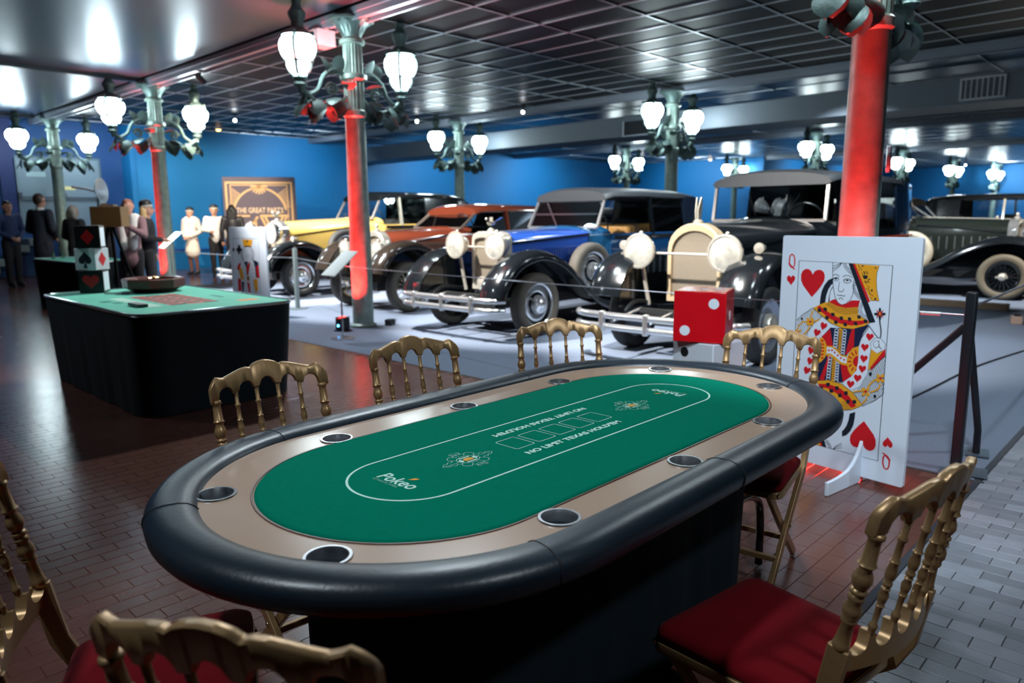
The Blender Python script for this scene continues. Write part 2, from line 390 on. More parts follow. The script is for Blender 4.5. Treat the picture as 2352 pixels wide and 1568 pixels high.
for j in range(19): g.box((9.45, min(y0+1.228*j, 21.1), CZ-.0035), (7.2, .024, .012))
g.build('ceiling_bar', TBAR, cl)
g = MB().box((29.8, 7.5, CZ+.01), (33.2, 29, .02)); g.build('far_ceiling_panel', FARTILE, cl)
g = MB()
for i in range(26): g.box((13.6+1.2*i, 7.5, CZ-.004), (.024, 28, .012))
for j in range(12): g.box((29.8, -.6+1.84*j, CZ-.003), (33, .024, .012))
g.build('far_ceiling_bar', TBAR, cl)
BEAM = mat('painted steel beam', (.26, .30, .36), .35, .35, noise=(2, .1))
for x in (5.56, 13.1, 22.6, 31.2):
    b = struct(MB().box((x, 7.4, CZ-.035), (.26, 28.6, .07)).box((x-.10, 7.4, CZ-.10), (.035, 28.6, .09)).box((x+.10, 7.4, CZ-.10), (.035, 28.6, .09)).build('ceiling_beam', BEAM, bevel=.004))
MB().box((5.56, 7.4, CZ-.09), (.05, 28.6, .045)).build('lighting_track', mat('white track', (.55, .58, .62), .3, .3), bpy.data.objects['ceiling_beam'])
# duct with a grille and a dark opening
DUCT = mat('grey painted duct', (.125, .155, .19), .55, noise=(1, .05))
du = struct(MB().box((14.95, 7.4, 3.41), (1.1, 27.6, .44)).build('duct', DUCT, bevel=.01))
fr = MB().box((14.385, 10.75, 3.40), (.03, .95, .03)); 
gx = 14.39
gr = thing('air_grille', 'white louvred air grille on the grey ceiling duct behind the red column', 'grille', (gx, 3.05, 3.42))
MB().box((-.012, 0, .165), (.03, .62, .03)).box((-.012, 0, -.165), (.03, .62, .03)).box((-.012, .31, 0), (.03, .03, .36)).box((-.012, -.31, 0), (.03, .03, .36)).build('frame', mat('grille white', (.5, .53, .55), .4), gr)
for k in range(7): MB().box((-.008, -.24+.08*k, 0), (.03, .018, .31), rz=.5).build('slat', bpy.data.materials['grille white'], gr)
gr = thing('air_vent', 'dark recessed vent opening low on the grey ceiling duct above the blue car', 'vent', (gx, 9.65, 3.36))
MB().box((.0, 0, 0), (.03, .92, .30)).build('recess', mat('vent dark', (.012, .016, .022), .8), gr)
MB().box((-.02, 0, -.165), (.04, .98, .03)).box((-.02, .475, 0), (.03, .03, .33)).build('frame', mat('vent frame', (.35, .40, .46), .4), gr)
# ------------------------------------------------------------------ cast iron lamp columns
IRON = mat('grey green painted iron', (.28, .38, .34), .42, .25, noise=(9, .5), bump=(25, .15))
IRON_D = mat('dark verdigris iron', (.12, .185, .18), .45, .4, noise=(12, .35), bump=(40, .3))
LAMPGLASS = mat('lit opal glass', (.9, .97, 1), .3, emit=(.80, .96, 1.0), estr=42)
def leaf(mb, o, d, L, w, curl=.5, n=6):
    """an acanthus leaf from o along d, curling down at its tip; solid"""
    o, d = Vector(o), Vector(d).normalized(); side = d.cross(Vector((0, 0, 1)))
    if side.length < .1: side = Vector((1, 0, 0))
    side.normalize(); up = side.cross(d)
    rings = []
    for i in range(n+1):
        t = i/n; c = o+d*L*t*(1-.15*t)+up*(math.sin(t*PI*.6)*.10*L-curl*L*.45*t*t); ww = w*(.35+1.4*math.sin(PI*(.12+.82*t)))*.5*(1 if i < n else .25)
        th = .10*w*(1-.6*t)
        rings.append([c-side*ww, c+up*th, c+side*ww, c-up*th])
    mb.loft(rings)
def lantern_parts(root, base):
    bx = Vector(base)
    # lit panes: upper onion bowl and lower tapered bowl, ribs between them
    up = [(.02, .462), (.11, .455), (.175, .43), (.215, .385), (.228, .335), (.224, .28), (.200, .22), (.165, .178)]
    lo = [(.150, .150), (.152, .11), (.128, .06), (.085, .02)]
    for k, prof in ((0, list(reversed(up))), (1, list(reversed(lo)))):
        for q in range(4):
            mb = MB(); n = 8; vs = []
            for r, z in prof:
                for j in range(n+1):
                    t = -1+2*j/n; a = 2*PI*q/4+t*PI/4*.76; rr = r*(1.02-.16*t*t); vs.append((bx.x+rr*math.cos(a), bx.y+rr*math.sin(a), bx.z+z))
            mb._add(vs, [(i*(n+1)+j, i*(n+1)+j+1, (i+1)*(n+1)+j+1, (i+1)*(n+1)+j) for i in range(len(prof)-1) for j in range(n)])
            mb.build('pane', LAMPGLASS, root, smooth=60)
    fr = MB()
    for q in range(4):
        a = PI/4+2*PI*q/4; c, s_ = math.cos(a), math.sin(a)
        fr.tube([bx+Vector((r*.90*c, r*.90*s_, z)) for r, z in up[1:]], .022, 5)
        fr.tube([bx+Vector((r*.92*c, r*.92*s_, z)) for r, z in lo], .019, 5)
        fr.ball(tuple(bx+Vector((.17*c, .17*s_, .475))), .026, 6, 5)
    fr.lathe([(.14, .148), (.160, .152), (.160, .172), (.14, .176)], bx, n=18)
    fr.lathe([(.0, -.20), (.03, -.19), (.022, -.15), (.05, -.12), (.085, -.09), (.06, -.05), (.09, -.015), (.075, .012), (.0, .014)], bx, n=12)
    fr.build('lantern_frame', IRON_D, root)
    cr = MB().lathe([(.19, .445), (.175, .475), (.12, .50), (.075, .54), (.07, .60), (.10, .66), (.105, .70), (.06, .76), (.05, .80), (.06, .83), (.03, .875), (0.001, .90)], bx, n=14)
    cr.build('lantern_crown', IRON_D, root)
def build_column(root, full=True):
    MB().lathe([(.17, 0), (.17, .03), (.135, .05), (.133, 1.2), (.122, 2.62), (.14, 2.64), (.14, 2.70), (.122, 2.72)], n=20).build('shaft', IRON, root)
    up = MB(); n = 40; prof = []
    rings = []
    for z, r in ((2.72, .125), (2.95, .125), (3.16, .122), (3.50, .115)):
        rings.append([(r*(1-.09*(j % 2))*math.cos(2*PI*j/n), r*(1-.09*(j % 2))*math.sin(2*PI*j/n), z) for j in range(n)])
    up.loft(rings); up.lathe([(.13, 3.49), (.155, 3.50), (.155, 3.54), (.13, 3.56), (.115, 3.57), (.12, 3.62), (.20, 3.74), (.26, 3.78)], n=20)
    up.lathe([(.14, 3.06), (.165, 3.08), (.165, 3.13), (.14, 3.15)], n=20)
    up.build('fluted_shaft', IRON, root)
    cap = MB()
    for k in range(12):
        a = 2*PI*k/12; leaf(cap, (.11*math.cos(a), .11*math.sin(a), 3.58), (math.cos(a)*.55, math.sin(a)*.55, 1), .26, .075, .55)
    cap.lathe([(.22, 3.745), (.28, 3.76), (.28, 3.785), (.22, 3.79)], n=16)
    cap.build('capital', IRON_D, root)
    for s in (-1, 1):
        arm = MB()
        pts = smoothpoly([(s*.10, 0, 2.86), (s*.30, 0, 2.72), (s*.50, 0, 2.74), (s*.66, 0, 2.84), (s*.74, 0, 2.90)], n=4)
        arm.tube(pts, [.035]*len(pts), 7)
        pts = smoothpoly([(s*.10, 0, 3.10), (s*.26, 0, 3.17), (s*.42, 0, 3.08), (s*.50, 0, 2.92), (s*.62, 0, 2.84)], n=4); arm.tube(pts, .028, 7)
        sp = [(s*(.32+.085*math.cos(t)*(1-t/14)), 0, 2.93+.085*math.sin(t)*(1-t/14)) for t in [i*.5 for i in range(22)]]; arm.tube(sp, .018, 6)
        for p, dd, L, w_ in (((s*.18, 0, 2.80), (s*.4, .3, -.5), .22, .09), ((s*.18, 0, 2.80), (s*.4, -.3, -.5), .22, .09), ((s*.46, 0, 2.72), (s*.6, .25, -.5), .24, .10), ((s*.46, 0, 2.72), (s*.6, -.25, -.5), .24, .10),
                             ((s*.62, 0, 2.78), (s*.8, 0, -.5), .26, .10), ((s*.34, 0, 3.10), (s*.1, .2, 1), .22, .08), ((s*.22, 0, 3.12), (s*.05, -.2, 1), .20, .07), ((s*.36, 0, 2.74), (-s*.4, .2, -.6), .18, .08), ((s*.36, 0, 2.74), (-s*.4, -.2, -.6), .18, .08), ((s*.55, 0, 2.80), (s*.2, .5, -.7), .20, .09), ((s*.55, 0, 2.80), (s*.2, -.5, -.7), .20, .09), ((s*.26, 0, 2.84), (s*.6, .5, -.2), .20, .08), ((s*.26, 0, 2.84), (s*.6, -.5, -.2), .20, .08), ((s*.70, 0, 2.82), (s*.3, .0, -1), .20, .10), ((s*.12, .08, 2.95), (s*.4, .5, .3), .2, .08), ((s*.12, -.08, 2.95), (s*.4, -.5, .3), .2, .08)):
            leaf(arm, p, dd, L*1.3, w_*1.35, .7)
        for q in range(9): arm.ball((s*(.14+.065*q), .05*math.sin(q*2.1), 2.70+.035*math.cos(q*1.7)), .026, 6, 5)
        arm.build('arm', IRON_D, root)
        lantern_parts(root, (s*.745, 0, 3.03))
COLS = [((5.56, 7.97), 'red lit lamp column with green paint, standing by the yellow and brown cars', True),
        ((5.60, 14.25), 'lamp column with red streak beside the white angled sign stand', True),
        ((5.62, 20.45), 'lamp column in front of the grey double doors', True),
        ((5.56, 1.87), 'thick red lit column rising behind the queen playing card board', True),
        ((13.1, 14.3), 'green lamp column behind the roof of the yellow car', True),
        ((13.05, 8.02), 'green lamp column directly behind the blue car roof', True),
        ((22.6, 15.75), 'small distant lamp column between the blue car and the wall, left of the duct vent column', True),
        ((29.8, 15.2), 'distant lamp column whose lamps hang over the left end of the black limousine roof', True),
        ((22.6, 8.95), 'lamp column behind the black limousine roof, left of the thick red column', True),
        ((31.2, 9.05), 'lamp column first to the right of the thick red column', True),
        ((38.3, 8.95), 'lamp column second to the right of the thick red column', True),
        ((44.0, 8.40), 'smallest lamp column, third to the right of the thick red column', True)]
proto = None
for (x, y), lab, f in COLS:
    if proto is None:
        proto = thing('lamp_column', lab, 'column', (x, y, .004), 0, 'cast iron lamp columns'); build_column(proto)
    else: dup(proto, (x, y, .004), 0, lab, 'cast iron lamp columns')
o = thing('junction_box', 'pale square box under the beam beside the capital of the red lit column', 'box', (5.50, 8.55, 3.55))
MB().box((0, 0, .10), (.26, .26, .20)).build('housing', mat('pale box', (.55, .5, .52), .5), o, bevel=.01); MB().box((0, 0, .22), (.16, .16, .05)).build('bracket', STEEL, o)
pl = thing('wall_plate', 'oval metal plate fixed to the side of the thick red column', 'plate', (5.62, 1.735, 1.78), 0)
MB().lathe([(.0, 0), (.10, 0), (.10, .02), (.085, .03), (.0, .03)], (0, 0, 0), (.35, -1, 0), 20, sx=.55).build('disc', mat('dull plate', (.35, .36, .42), .3, .7), pl)
# track spot heads and ceiling lamps
HEAD = mat('black lamp head', (.02, .022, .025), .35, .3); BULB = mat('lit bulb', (1, 1, 1), .3, emit=(.95, .98, 1), estr=45); BULBO = mat('amber bulb', (1, .6, .2), .3, emit=(1, .55, .15), estr=10)
def track_head(loc, aim, lab, lit=True, bulb=None):
    t = thing('track_spotlight', lab, 'spotlight', loc, 0, 'ceiling spotlights')
    d = (Vector(aim)-Vector(loc)).normalized(); c = Vector((0, 0, -.13))
    dr = .42 if loc[0] > 25 else .10; c = Vector((0, 0, -dr-.03))
    MB().tube([(0, 0, 0), (0, 0, -dr)], .014).box((0, 0, -.01), (.10, .04, .03)).build('stem', HEAD, t)
    MB().lathe([(.001, -.09), (.04, -.088), (.045, -.05), (.045, .09), (.040, .09), (.038, .06), (.001, .055)], c, d, 14).build('lamp_head', HEAD, t)
    if lit: MB().lathe([(.001, .062), (.036, .064), (.036, .075), (.001, .078)], c, d, 12).build('bulb', bulb or BULB, t)
track_head((5.56, 12.2, CZ-.11), (9, 13, 1), 'ceiling spotlight on the beam nearer of the two left of the red streaked column top')
track_head((5.56, 16.8, CZ-.11), (8, 18.5, 1), 'ceiling spotlight on the beam above the grey double doors')
track_head((7.3, 2.6, CZ-.012), (6.2, 2.6, 0), 'black ceiling spotlight at the upper right corner', False)
track_head((8.7, 17.4, CZ-.012), (3.0, 8.2, 1.4), 'dazzling ceiling spotlight over the backdrop, facing the room')
track_head((12.0, 14.6, CZ-.012), (3.0, 3.6, 1.4), 'dazzling ceiling spotlight right of the red lit lamp column')
track_head((27.0, 19.2, CZ-.008), (3.0, 2.2, 1.4), 'bright ceiling spotlight left one of the pair over the blue car windscreen')
track_head((28.0, 18.7, CZ-.008), (3.0, 2.1, 1.4), 'bright ceiling spotlight right one of the pair over the blue car windscreen', True)
track_head((36.5, 8.1, CZ-.008), (4, 1, 1.4), 'dazzling ceiling spotlight above the smallest lamp column')
track_head((12.6, 11.6, CZ-.012), (8, 8, 1.0), 'small ceiling spotlight right of the column behind the yellow car')

for (x, y, z, lab) in ((9.6, 20.2, CZ-.002, 'small amber ceiling lamp right of the red lit lamp column'), (30.2, 16.6, CZ-.002, 'small amber ceiling lamp right of the column behind the blue car')):
    t = thing('amber_lamp', lab, 'lamp', (x, y, z)); MB().lathe([(.0, -.06), (.10, -.055), (.12, 0), (.0, 0)], n=14).build('housing', mat('white lamp housing', (.5, .5, .5), .4), t); MB().lathe([(.0, -.10), (.05, -.09), (.06, -.056), (.0, -.056)], n=12).build('bulb', BULBO, t)
# ------------------------------------------------------------------ poker table
TX, TY = 1.640, 1.370
FELT = mat('green speed cloth', (.0, .165, .100), .95, spec=.02, noise=(60, .10), bump=(400, .08))
TRACK = mat('beech laminate racetrack', (.42, .285, .205), .24, spec=.6, noise=(5, .06))
LEATHER = mat('black padded vinyl', (.009, .017, .027), .36, spec=.45, noise=(7, .2), bump=(90, .06))
PRINT = mat('white felt print', (.50, .78, .68), .8); PRINT_O = mat('orange felt print', (.75, .33, .03), .8)
def stad(L, W, n=40, z=0.):
    r = W/2; s = L/2-r; out = []
    for k in range(n+1): a = -PI/2+PI*k/n; out.append((s+r*math.cos(a), r*math.sin(a), z))
    for k in range(n+1): a = PI/2+PI*k/n; out.append((-s+r*math.cos(a), r*math.sin(a), z))
    return out
pt = thing('poker_table', 'long oval poker table with green felt, wood racetrack and black padded rail', 'table', (TX, TY, 0))
# padded rail
def rail_ring(p, nrm, hw=.058):
    prof = []
    for j in range(18):
        b = 2*PI*j/18; c, s_ = math.cos(b), math.sin(b)
        prof.append((hw*(abs(c)**.8)*(1 if c > 0 else -1), .034*s_ if s_ > 0 else -.044*abs(s_)**.7))
    return [(p[0]+nrm[0]*q, p[1]+nrm[1]*q, 0.755+z) for q, z in prof]
base = [(x+.030, y+.028, z) for x, y, z in stad(2.235, 1.100, 44)]; rings = []
def nrm(i, P):
    k = len(P); d = Vector(P[(i+1) % k])-Vector(P[i-1]); d.normalize(); return (d.y, -d.x)
# add points along straights
PL = []
for i in range(len(base)):
    a, b = Vector(base[i]), Vector(base[(i+1) % len(base)]); PL.append(a)
    if (b-a).length > .2:
        for k in range(1, 16): PL.append(a.lerp(b, k/16))
PL = [tuple(p) for p in PL if True]
q = [PL[0]]
for p in PL[1:]:
    if (Vector(p)-Vector(q[-1])).length > 1e-4: q.append(p)
PL = q
rl = MB(); R_ = [rail_ring(p, nrm(i, PL)) for i, p in enumerate(PL)]
rl.loft(R_+[R_[0]], cap=False)
rail = rl.build('padded_rail', LEATHER, pt, smooth=80)
seam_m = mat('seam thread', (.004, .005, .007), .7)
for (ux, uy) in ((.0, -.53), (-.66, -.53), (1.06, -.33), (-1.07, .22), (-.60, .58), (.48, .58)):
    i = min(range(len(PL)), key=lambda k: (PL[k][0]-ux)**2+(PL[k][1]-uy)**2)
    MB().tube([Vector(v) for v in rail_ring(PL[i], nrm(i, PL), .0592)], .0016, 5, closed=True).build('rail_seam', seam_m, rail)
# racetrack with cup holes
CUPS = [(-.937, -.215), (-.937, .255), (.965, -.215), (.960, .255), (-.500, -.420), (-.500, .422), (0, -.428), (0, .418), (.505, -.422), (.505, .420)]
CUPS = [(x, y) for x, y in CUPS]
def dedupe(P):
    out = []
    for p in P:
        if not out or (Vector(p)-Vector(out[-1])).length > 1e-4: out.append(p)
    if (Vector(out[0])-Vector(out[-1])).length < 1e-4: out.pop()
    return out
mb = MB(); A = [(x+.03, y+.028, z) for x, y, z in dedupe(stad(2.21, 1.06, 40))]; B = [(x-.002, y+.006, z) for x, y, z in dedupe(stad(1.83, .742, 40))]; n = len(A)
mb._add([(x, y, .768) for x, y, _ in A]+[(x, y, .768) for x, y, _ in B]+[(x, y, .748) for x, y, _ in A]+[(x, y, .748) for x, y, _ in B],
    [f for i in range(n) for f in ((i, (i+1) % n, n+(i+1) % n, n+i), (2*n+i, 3*n+i, 3*n+(i+1) % n, 2*n+(i+1) % n), (i, 2*n+i, 2*n+(i+1) % n, (i+1) % n), (n+i, n+(i+1) % n, 3*n+(i+1) % n, 3*n+i))])
o = mb.build('racetrack', TRACK, None, smooth=0)
cm = MB()
for x, y in CUPS: cm.lathe([(.0415, .70), (.0415, .80)], (x, y, 0), n=28)
cut = cm.build('cutter', TRACK, None, smooth=0)
bo = o.modifiers.new('b', 'BOOLEAN'); bo.operation = 'DIFFERENCE'; bo.object = cut; bo.solver = 'EXACT'
me = evaluated(o); bpy.data.objects.remove(o); bpy.data.objects.remove(cut)
o = bpy.data.objects.new('racetrack', me); COL.objects.link(o); o.parent = pt
# felt bed with a soft edge
fb = MB(); rr = []
for L, z in ((1.848, .752), (1.848, .766), (1.840, .7715), (1.823, .7735)):
    rr.append([(x-.002, y+.006, zz) for x, y, zz in dedupe(stad(L, L-1.095, 40, z))])
fb.loft(rr)
felt = fb.build('felt', FELT, pt, smooth=50)
MB().tube([Vector((x-.002, y+.006, z)) for x, y, z in dedupe(stad(1.856, .761, 40, .7675))], .0035, 5, closed=True).build('felt_trim', mat('dark wood lip', (.10, .045, .03), .35), pt)
CUPM = mat('polished cup steel', (.80, .81, .84), .27, 1.)
for x, y in CUPS:
    MB().lathe([(.0, .690), (.0385, .690), (.0395, .765), (.0405, .7715), (.0465, .7715), (.0475, .769), (.0415, .7685), (.0412, .682), (.0, .681)], (x, y, 0), n=28, cap=False).build('cup_holder', CUPM, pt, smooth=40)
under = MB(); under.loft([[(x+.03, y+.028, zz) for x, y, zz in dedupe(stad(2.24, 1.09, 30, z))] for z in (.712, .744)]); under.build('underside', BLACK_CLOTH, pt)
# felt print
def line_loop(P, wd, z):
    mb = MB(); k = len(P); a = []; b = []
    for i, p in enumerate(P):
        n_ = nrm(i, P); a.append((p[0]+n_[0]*wd/2, p[1]+n_[1]*wd/2, z)); b.append((p[0]-n_[0]*wd/2, p[1]-n_[1]*wd/2, z))
    return mb._add(a+b, [(i, (i+1) % k, k+(i+1) % k, k+i) for i in range(k)])
ZP = .7741
ln = line_loop(dedupe(stad(1.461, .306, 36)), .0062, ZP)
ln.T = None
o = ln.build('betting_line', PRINT, pt, smooth=0); o.location = (.012, 0, 0)
def rrect(cx, cy, w_, h_, r):
    out = []
    for (sx, sy, a0) in ((1, -1, -PI/2), (1, 1, 0), (-1, 1, PI/2), (-1, -1, PI)):
        for k in range(5): a = a0+PI/2*k/4; out.append((cx+sx*(w_/2-r)+r*math.cos(a), cy+sy*(h_/2-r)+r*math.sin(a), 0))
    return out
for k in range(5):
    line_loop(rrect(-.193+.0915*k, -.001, .0745, .086, .008), .0024, ZP).build('card_outline', PRINT, pt, smooth=0)
text('lettering', "NO LIMIT TEXAS HOLD'EM", .030, PRINT, pt, (-.240, -.098, ZP), bold=.0011, sx=1.18)
text('lettering', "NO LIMIT TEXAS HOLD'EM", .030, PRINT, pt, (.236, .098, ZP), (0, 0, PI), bold=.0011, sx=1.18)
for sx, rz in ((-.622, -PI/2), (.625, PI/2)):
    text('logo', 'Pokeo', .056, PRINT, pt, (sx, -.066*(1 if rz > 0 else -1), ZP), (0, 0, rz), bold=.0006, shear=.12, sx=.92)
    s_ = 1 if rz > 0 else -1
    MB().prism([(0, 0), (.012, .006), (.020, .020), (.006, .018)], 0, .0005).build('logo_spark', PRINT_O, pt, (sx-.040*s_, .012*s_, ZP), (0, 0, rz))
    text('logo_line', 'AUTHENTIC POKER', .0105, mat('faint felt print', (.16, .48, .36), .8), pt, (sx+.013*s_, -.062*s_, ZP), (0, 0, rz))
def emblem(cx, cy, rz):
    mb = MB(); T = Matrix.Translation((cx, cy, ZP)) @ Matrix.Rotation(rz, 4, 'Z')
    def strip(pts, wd, closed=False):
        P = [Vector((x, y, 0)) for x, y in pts]; k = len(P); a = []; b = []
        for i in range(k):
            d = (P[(i+1) % k]-P[i-1]) if closed else (P[min(i+1, k-1)]-P[max(i-1, 0)])
            d.normalize(); n_ = Vector((d.y, -d.x, 0)); a.append(T @ (P[i]+n_*wd/2)); b.append(T @ (P[i]-n_*wd/2))
        mb._add(a+b, [(i, (i+1) % k, k+(i+1) % k, k+i) for i in range(k if closed else k-1)])
    for q in range(4):
        a = PI/2*q; L = .088 if q % 2 == 0 else .05
        R = lambda x, y: (x*math.cos(a)-y*math.sin(a), x*math.sin(a)+y*math.cos(a))
        strip([R(.030, .012), R(.040, .020), R(.046, .012), R(.058, .017), R(.064, .009), R(L*.85, .011), R(L, 0), R(L*.85, -.011), R(.064, -.009), R(.058, -.017), R(.046, -.012), R(.040, -.020), R(.030, -.012)], .0015)
        strip([R(.034, 0), R(.046, .005), R(.056, .001), R(.068, .004), R(L*.9, 0)], .0012)
        b_ = a+PI/4; C = lambda x, y: (x*math.cos(b_)-y*math.sin(b_), x*math.sin(b_)+y*math.cos(b_))
        strip([C(.034, .014), C(.052, .012), C(.056, 0), C(.052, -.012), C(.034, -.014)], .0014)
    strip([(.034*math.cos(t), .026*math.sin(t)) for t in [2*PI*k/20 for k in range(20)]], .0014, True)
    strip([(-.018, .0165), (.018, .0165)], .005); strip([(-.018, -.0165), (.018, -.0165)], .005)
    for s in (-1, 1): mb._add([T @ Vector((s*.024+.006*math.cos(2*PI*k/10), .010*math.sin(2*PI*k/10), 0)) for k in range(10)], [tuple(range(10))])
    mb.build('emblem', PRINT, pt, smooth=0)
    MB().prism([(-.014, -.009), (.014, -.009), (.015, .004), (.006, .010), (-.010, .010), (-.015, .002)], 0, .0003, T).build('emblem_centre', PRINT_O, pt, smooth=0)
emblem(-.378, -.006, 0); emblem(.372, -.006, 0)
# skirted pedestal and a folding steel leg
def skirt(mb, x0, x1, y0, y1, z0, z1, r, amp, inset, seed=3, nf=46, rows=8):
    rnd = random.Random(seed); P = []
    cs = [(x1-r, y0+r, -PI/2), (x1-r, y1-r, 0), (x0+r, y1-r, PI/2), (x0+r, y0+r, PI)]
    pts = []
    for cx, cy, a0 in cs:
        for k in range(7): a = a0+PI/2*k/6; pts.append(Vector((cx+r*math.cos(a), cy+r*math.sin(a), 0)))
    L = [0]
    for i in range(len(pts)): L.append(L[-1]+(pts[(i+1) % len(pts)]-pts[i]).length)
    tot = L[-1]; N = 160; ring = []
    for k in range(N):
        s_ = tot*k/N; i = max(j for j in range(len(pts)) if L[j] <= s_+1e-9); a, b = pts[i], pts[(i+1) % len(pts)]
        t = (s_-L[i])/max(1e-9, L[i+1]-L[i]); d = (b-a).normalized(); ring.append((a.lerp(b, t), Vector((d.y, -d.x, 0))))
    ph = [rnd.uniform(0, 6.28) for _ in range(5)]
    c = Vector(((x0+x1)/2, (y0+y1)/2, 0)); rings = []
    for j in range(rows+1):
        t = j/rows; z = z1+(z0-z1)*t; rg = []
        for k, (p, n_) in enumerate(ring):
            u = 2*PI*k/N
            f = amp*t*(math.sin(11*u+ph[0])+.7*math.sin(23*u+ph[1])+.5*math.sin(37*u+ph[2]))
            q = p+n_*f+(c-p)*inset*t; rg.append((q.x, q.y, z))
        rings.append(rg)
    return mb.loft(rings)
sk = skirt(MB(), .90-TX, 2.36-TX, 1.09-TY, 1.64-TY, .012, .716, .05, .007, .02, 5)
sk.build('skirt', BLACK_CLOTH, pt, smooth=60)
for yy in (1.20, 1.42):
    MB().tube(smoothpoly([(2.43-TX, yy-TY, .34), (2.56-TX, yy-TY, .335), (2.66-TX, yy-TY, .29), (2.69-TX, yy-TY, .18), (2.69-TX, yy-TY, .016)], n=6), .0165, 10).build('folding_leg', mat('black enamel tube', (.01, .012, .014), .15, .2, coat=.6), pt, smooth=60)
# ------------------------------------------------------------------ gilt folding chairs
VELVET = mat('red velvet', (.15, .003, .007), .9, spec=.1, sheen=.03, noise=(8, .25), bump=(120, .1))
RIVET = mat('brass rivet', (.75, .62, .40), .25, 1.)
def chair_parts(root):
    HW = .184
    yb = lambda z: -.214-.211*(z-.427)        # rake of the back
    cur = lambda x: -.030*(1-(x/HW)**2)         # the back is hollow in plan
    # crest rail: scalloped above, arcades below
    tops = [(-1.10, .800), (-1.115, .835), (-1.06, .866), (-.99, .885), (-.93, .895), (-.87, .890), (-.80, .886), (-.62, .899), (-.44, .912), (-.33, .915), (-.275, .910), (-.20, .924), (-.10, .932), (0, .935)]
    tops = [(u, .838+(z-.80)*.741) for u, z in tops]; tops = tops+[(-x, z) for x, z in tops[-2::-1]]
    def top(u):
        for (a, za), (b, zb) in zip(tops, tops[1:]):
            if a <= u <= b or b <= u <= a: return za+(zb-za)*((u-a)/(b-a) if b != a else 0)
        return .838
    sp = [-1, -.6, -.2, .2, .6, 1]
    def bot(u):
        if abs(u) >= .94: return .834
        for a, b in zip(sp, sp[1:]):
            if a <= u <= b:
                t = (u-a)/(b-a); base = .853-.008*abs(u)+(.004 if abs(u) < .6 else 0)
                if t < .15 or t > .85: return base
                return base+.026*math.sqrt(max(0, 1-((t-.5)/.35)**2))
    us = sorted(set([round(-1.09+2.18*k/96, 4) for k in range(97)]))
    rings = []
    for u in us:
        x = u*HW; zt, zb = top(u), bot(u)
        if zt-zb < .012: zt = zb+.012
        yc = lambda z: yb(z)+cur(x); th = .0105; e = .004
        ring = [(x, yc(zb)-th+e, zb), (x, yc(zb)+th-e, zb), (x, yc(zb+e)+th, zb+e), (x, yc(zt-e)+th, zt-e), (x, yc(zt)+th-e, zt), (x, yc(zt)-th+e, zt), (x, yc(zt-e)-th, zt-e), (x, yc(zb+e)-th, zb+e)]
        rings.append(ring)
    MB().loft(rings).build('crest_rail', GOLD, root, smooth=50)
    # turned back posts carried on as flat folding legs to the front feet
    prof = [(.0, .0165), (.005, .020), (.012, .020), (.016, .015), (.030, .0155), (.072, .0175), (.078, .022), (.084, .017), (.090, .014), (.105, .021), (.118, .0235), (.132, .019), (.140, .014), (.145, .020), (.150, .020), (.156, .015), (.162, .019), (.168, .019), (.175, .0145), (.190, .0215), (.204, .022), (.216, .016), (.222, .019), (.228, .0185), (.234, .0135), (.285, .0185), (.292, .0215), (.299, .0185)]
    for s in (-1, 1):
        x = s*HW; a = Vector((x, yb(.838), .838)); b = Vector((x, yb(.585), .585)); d = (b-a).normalized()
        po = MB().lathe([(r*.80, t*.85) for t, r in prof], a, d, 16).build('back_post', GOLD, root, smooth=60)
        lg = MB(); pts = [(yb(.59), .59), (-.222, .45), (-.19, .385), (.02, .20), (.215, .010)]
        for (ya, za), (yb_, zb_) in zip(pts, pts[1:]): pass
        rg = []
        for i, (y, z) in enumerate(pts):
            p0 = pts[max(i-1, 0)]; p1 = pts[min(i+1, len(pts)-1)]; t = Vector((0, p1[0]-p0[0], p1[1]-p0[1])).normalized(); n_ = Vector((0, t.z, -t.y))
            wv = .021 if i < 3 else .017
            c = Vector((x, y, z)); rg.append([c+n_*wv+Vector((.010, 0, 0)), c-n_*wv+Vector((.010, 0, 0)), c-n_*wv-Vector((.010, 0, 0)), c+n_*wv-Vector((.010, 0, 0))])
        lg.loft(rg).build('leg', GOLD, root, bevel=.003)
        xi = s*(HW-.024); rl = MB(); rg = []
        for y, z in ((.195, .402), (.0, .21), (-.215, .010)):
            t = Vector((0, -.41, -.42)).normalized(); n_ = Vector((0, t.z, -t.y)); c = Vector((xi, y, z))
            rg.append([c+n_*.016+Vector((.009, 0, 0)), c-n_*.016+Vector((.009, 0, 0)), c-n_*.016-Vector((.009, 0, 0)), c+n_*.016-Vector((.009, 0, 0))])
        rl.loft(rg).build('leg', GOLD, root, bevel=.003)
        for (y, z) in ((.190, .397), (.0, .212), (-.178, .395)):
            MB().ball((s*(HW+.0125), y, z), .008, 10, 6, (.6, 1, 1)).build('rivet', RIVET, root)
    # spindles between crest and scalloped lower rail
    sp_prof = [(.0, .0095), (.045, .0085), (.050, .0125), (.055, .0125), (.060, .0085), (.105, .0095), (.110, .0135), (.116, .010), (.135, .0145), (.150, .0135), (.162, .0085), (.166, .0125), (.171, .0125), (.176, .0085), (.181, .012), (.186, .0085), (.198, .0135), (.212, .0115), (.222, .0085), (.226, .012), (.232, .0085), (.275, .0075), (.280, .012), (.286, .012), (.292, .010), (.300, .010)]
    for u in (-.6, -.2, .2, .6):
        x = u*HW; a = Vector((x, yb(.853)+cur(x), .853)); b = Vector((x, yb(.600)+cur(x), .600)); d = (b-a).normalized()
        MB().lathe([(r*.74, t*.85) for t, r in sp_prof], a, d, 12).build('spindle', GOLD, root, smooth=60)
    rings = []
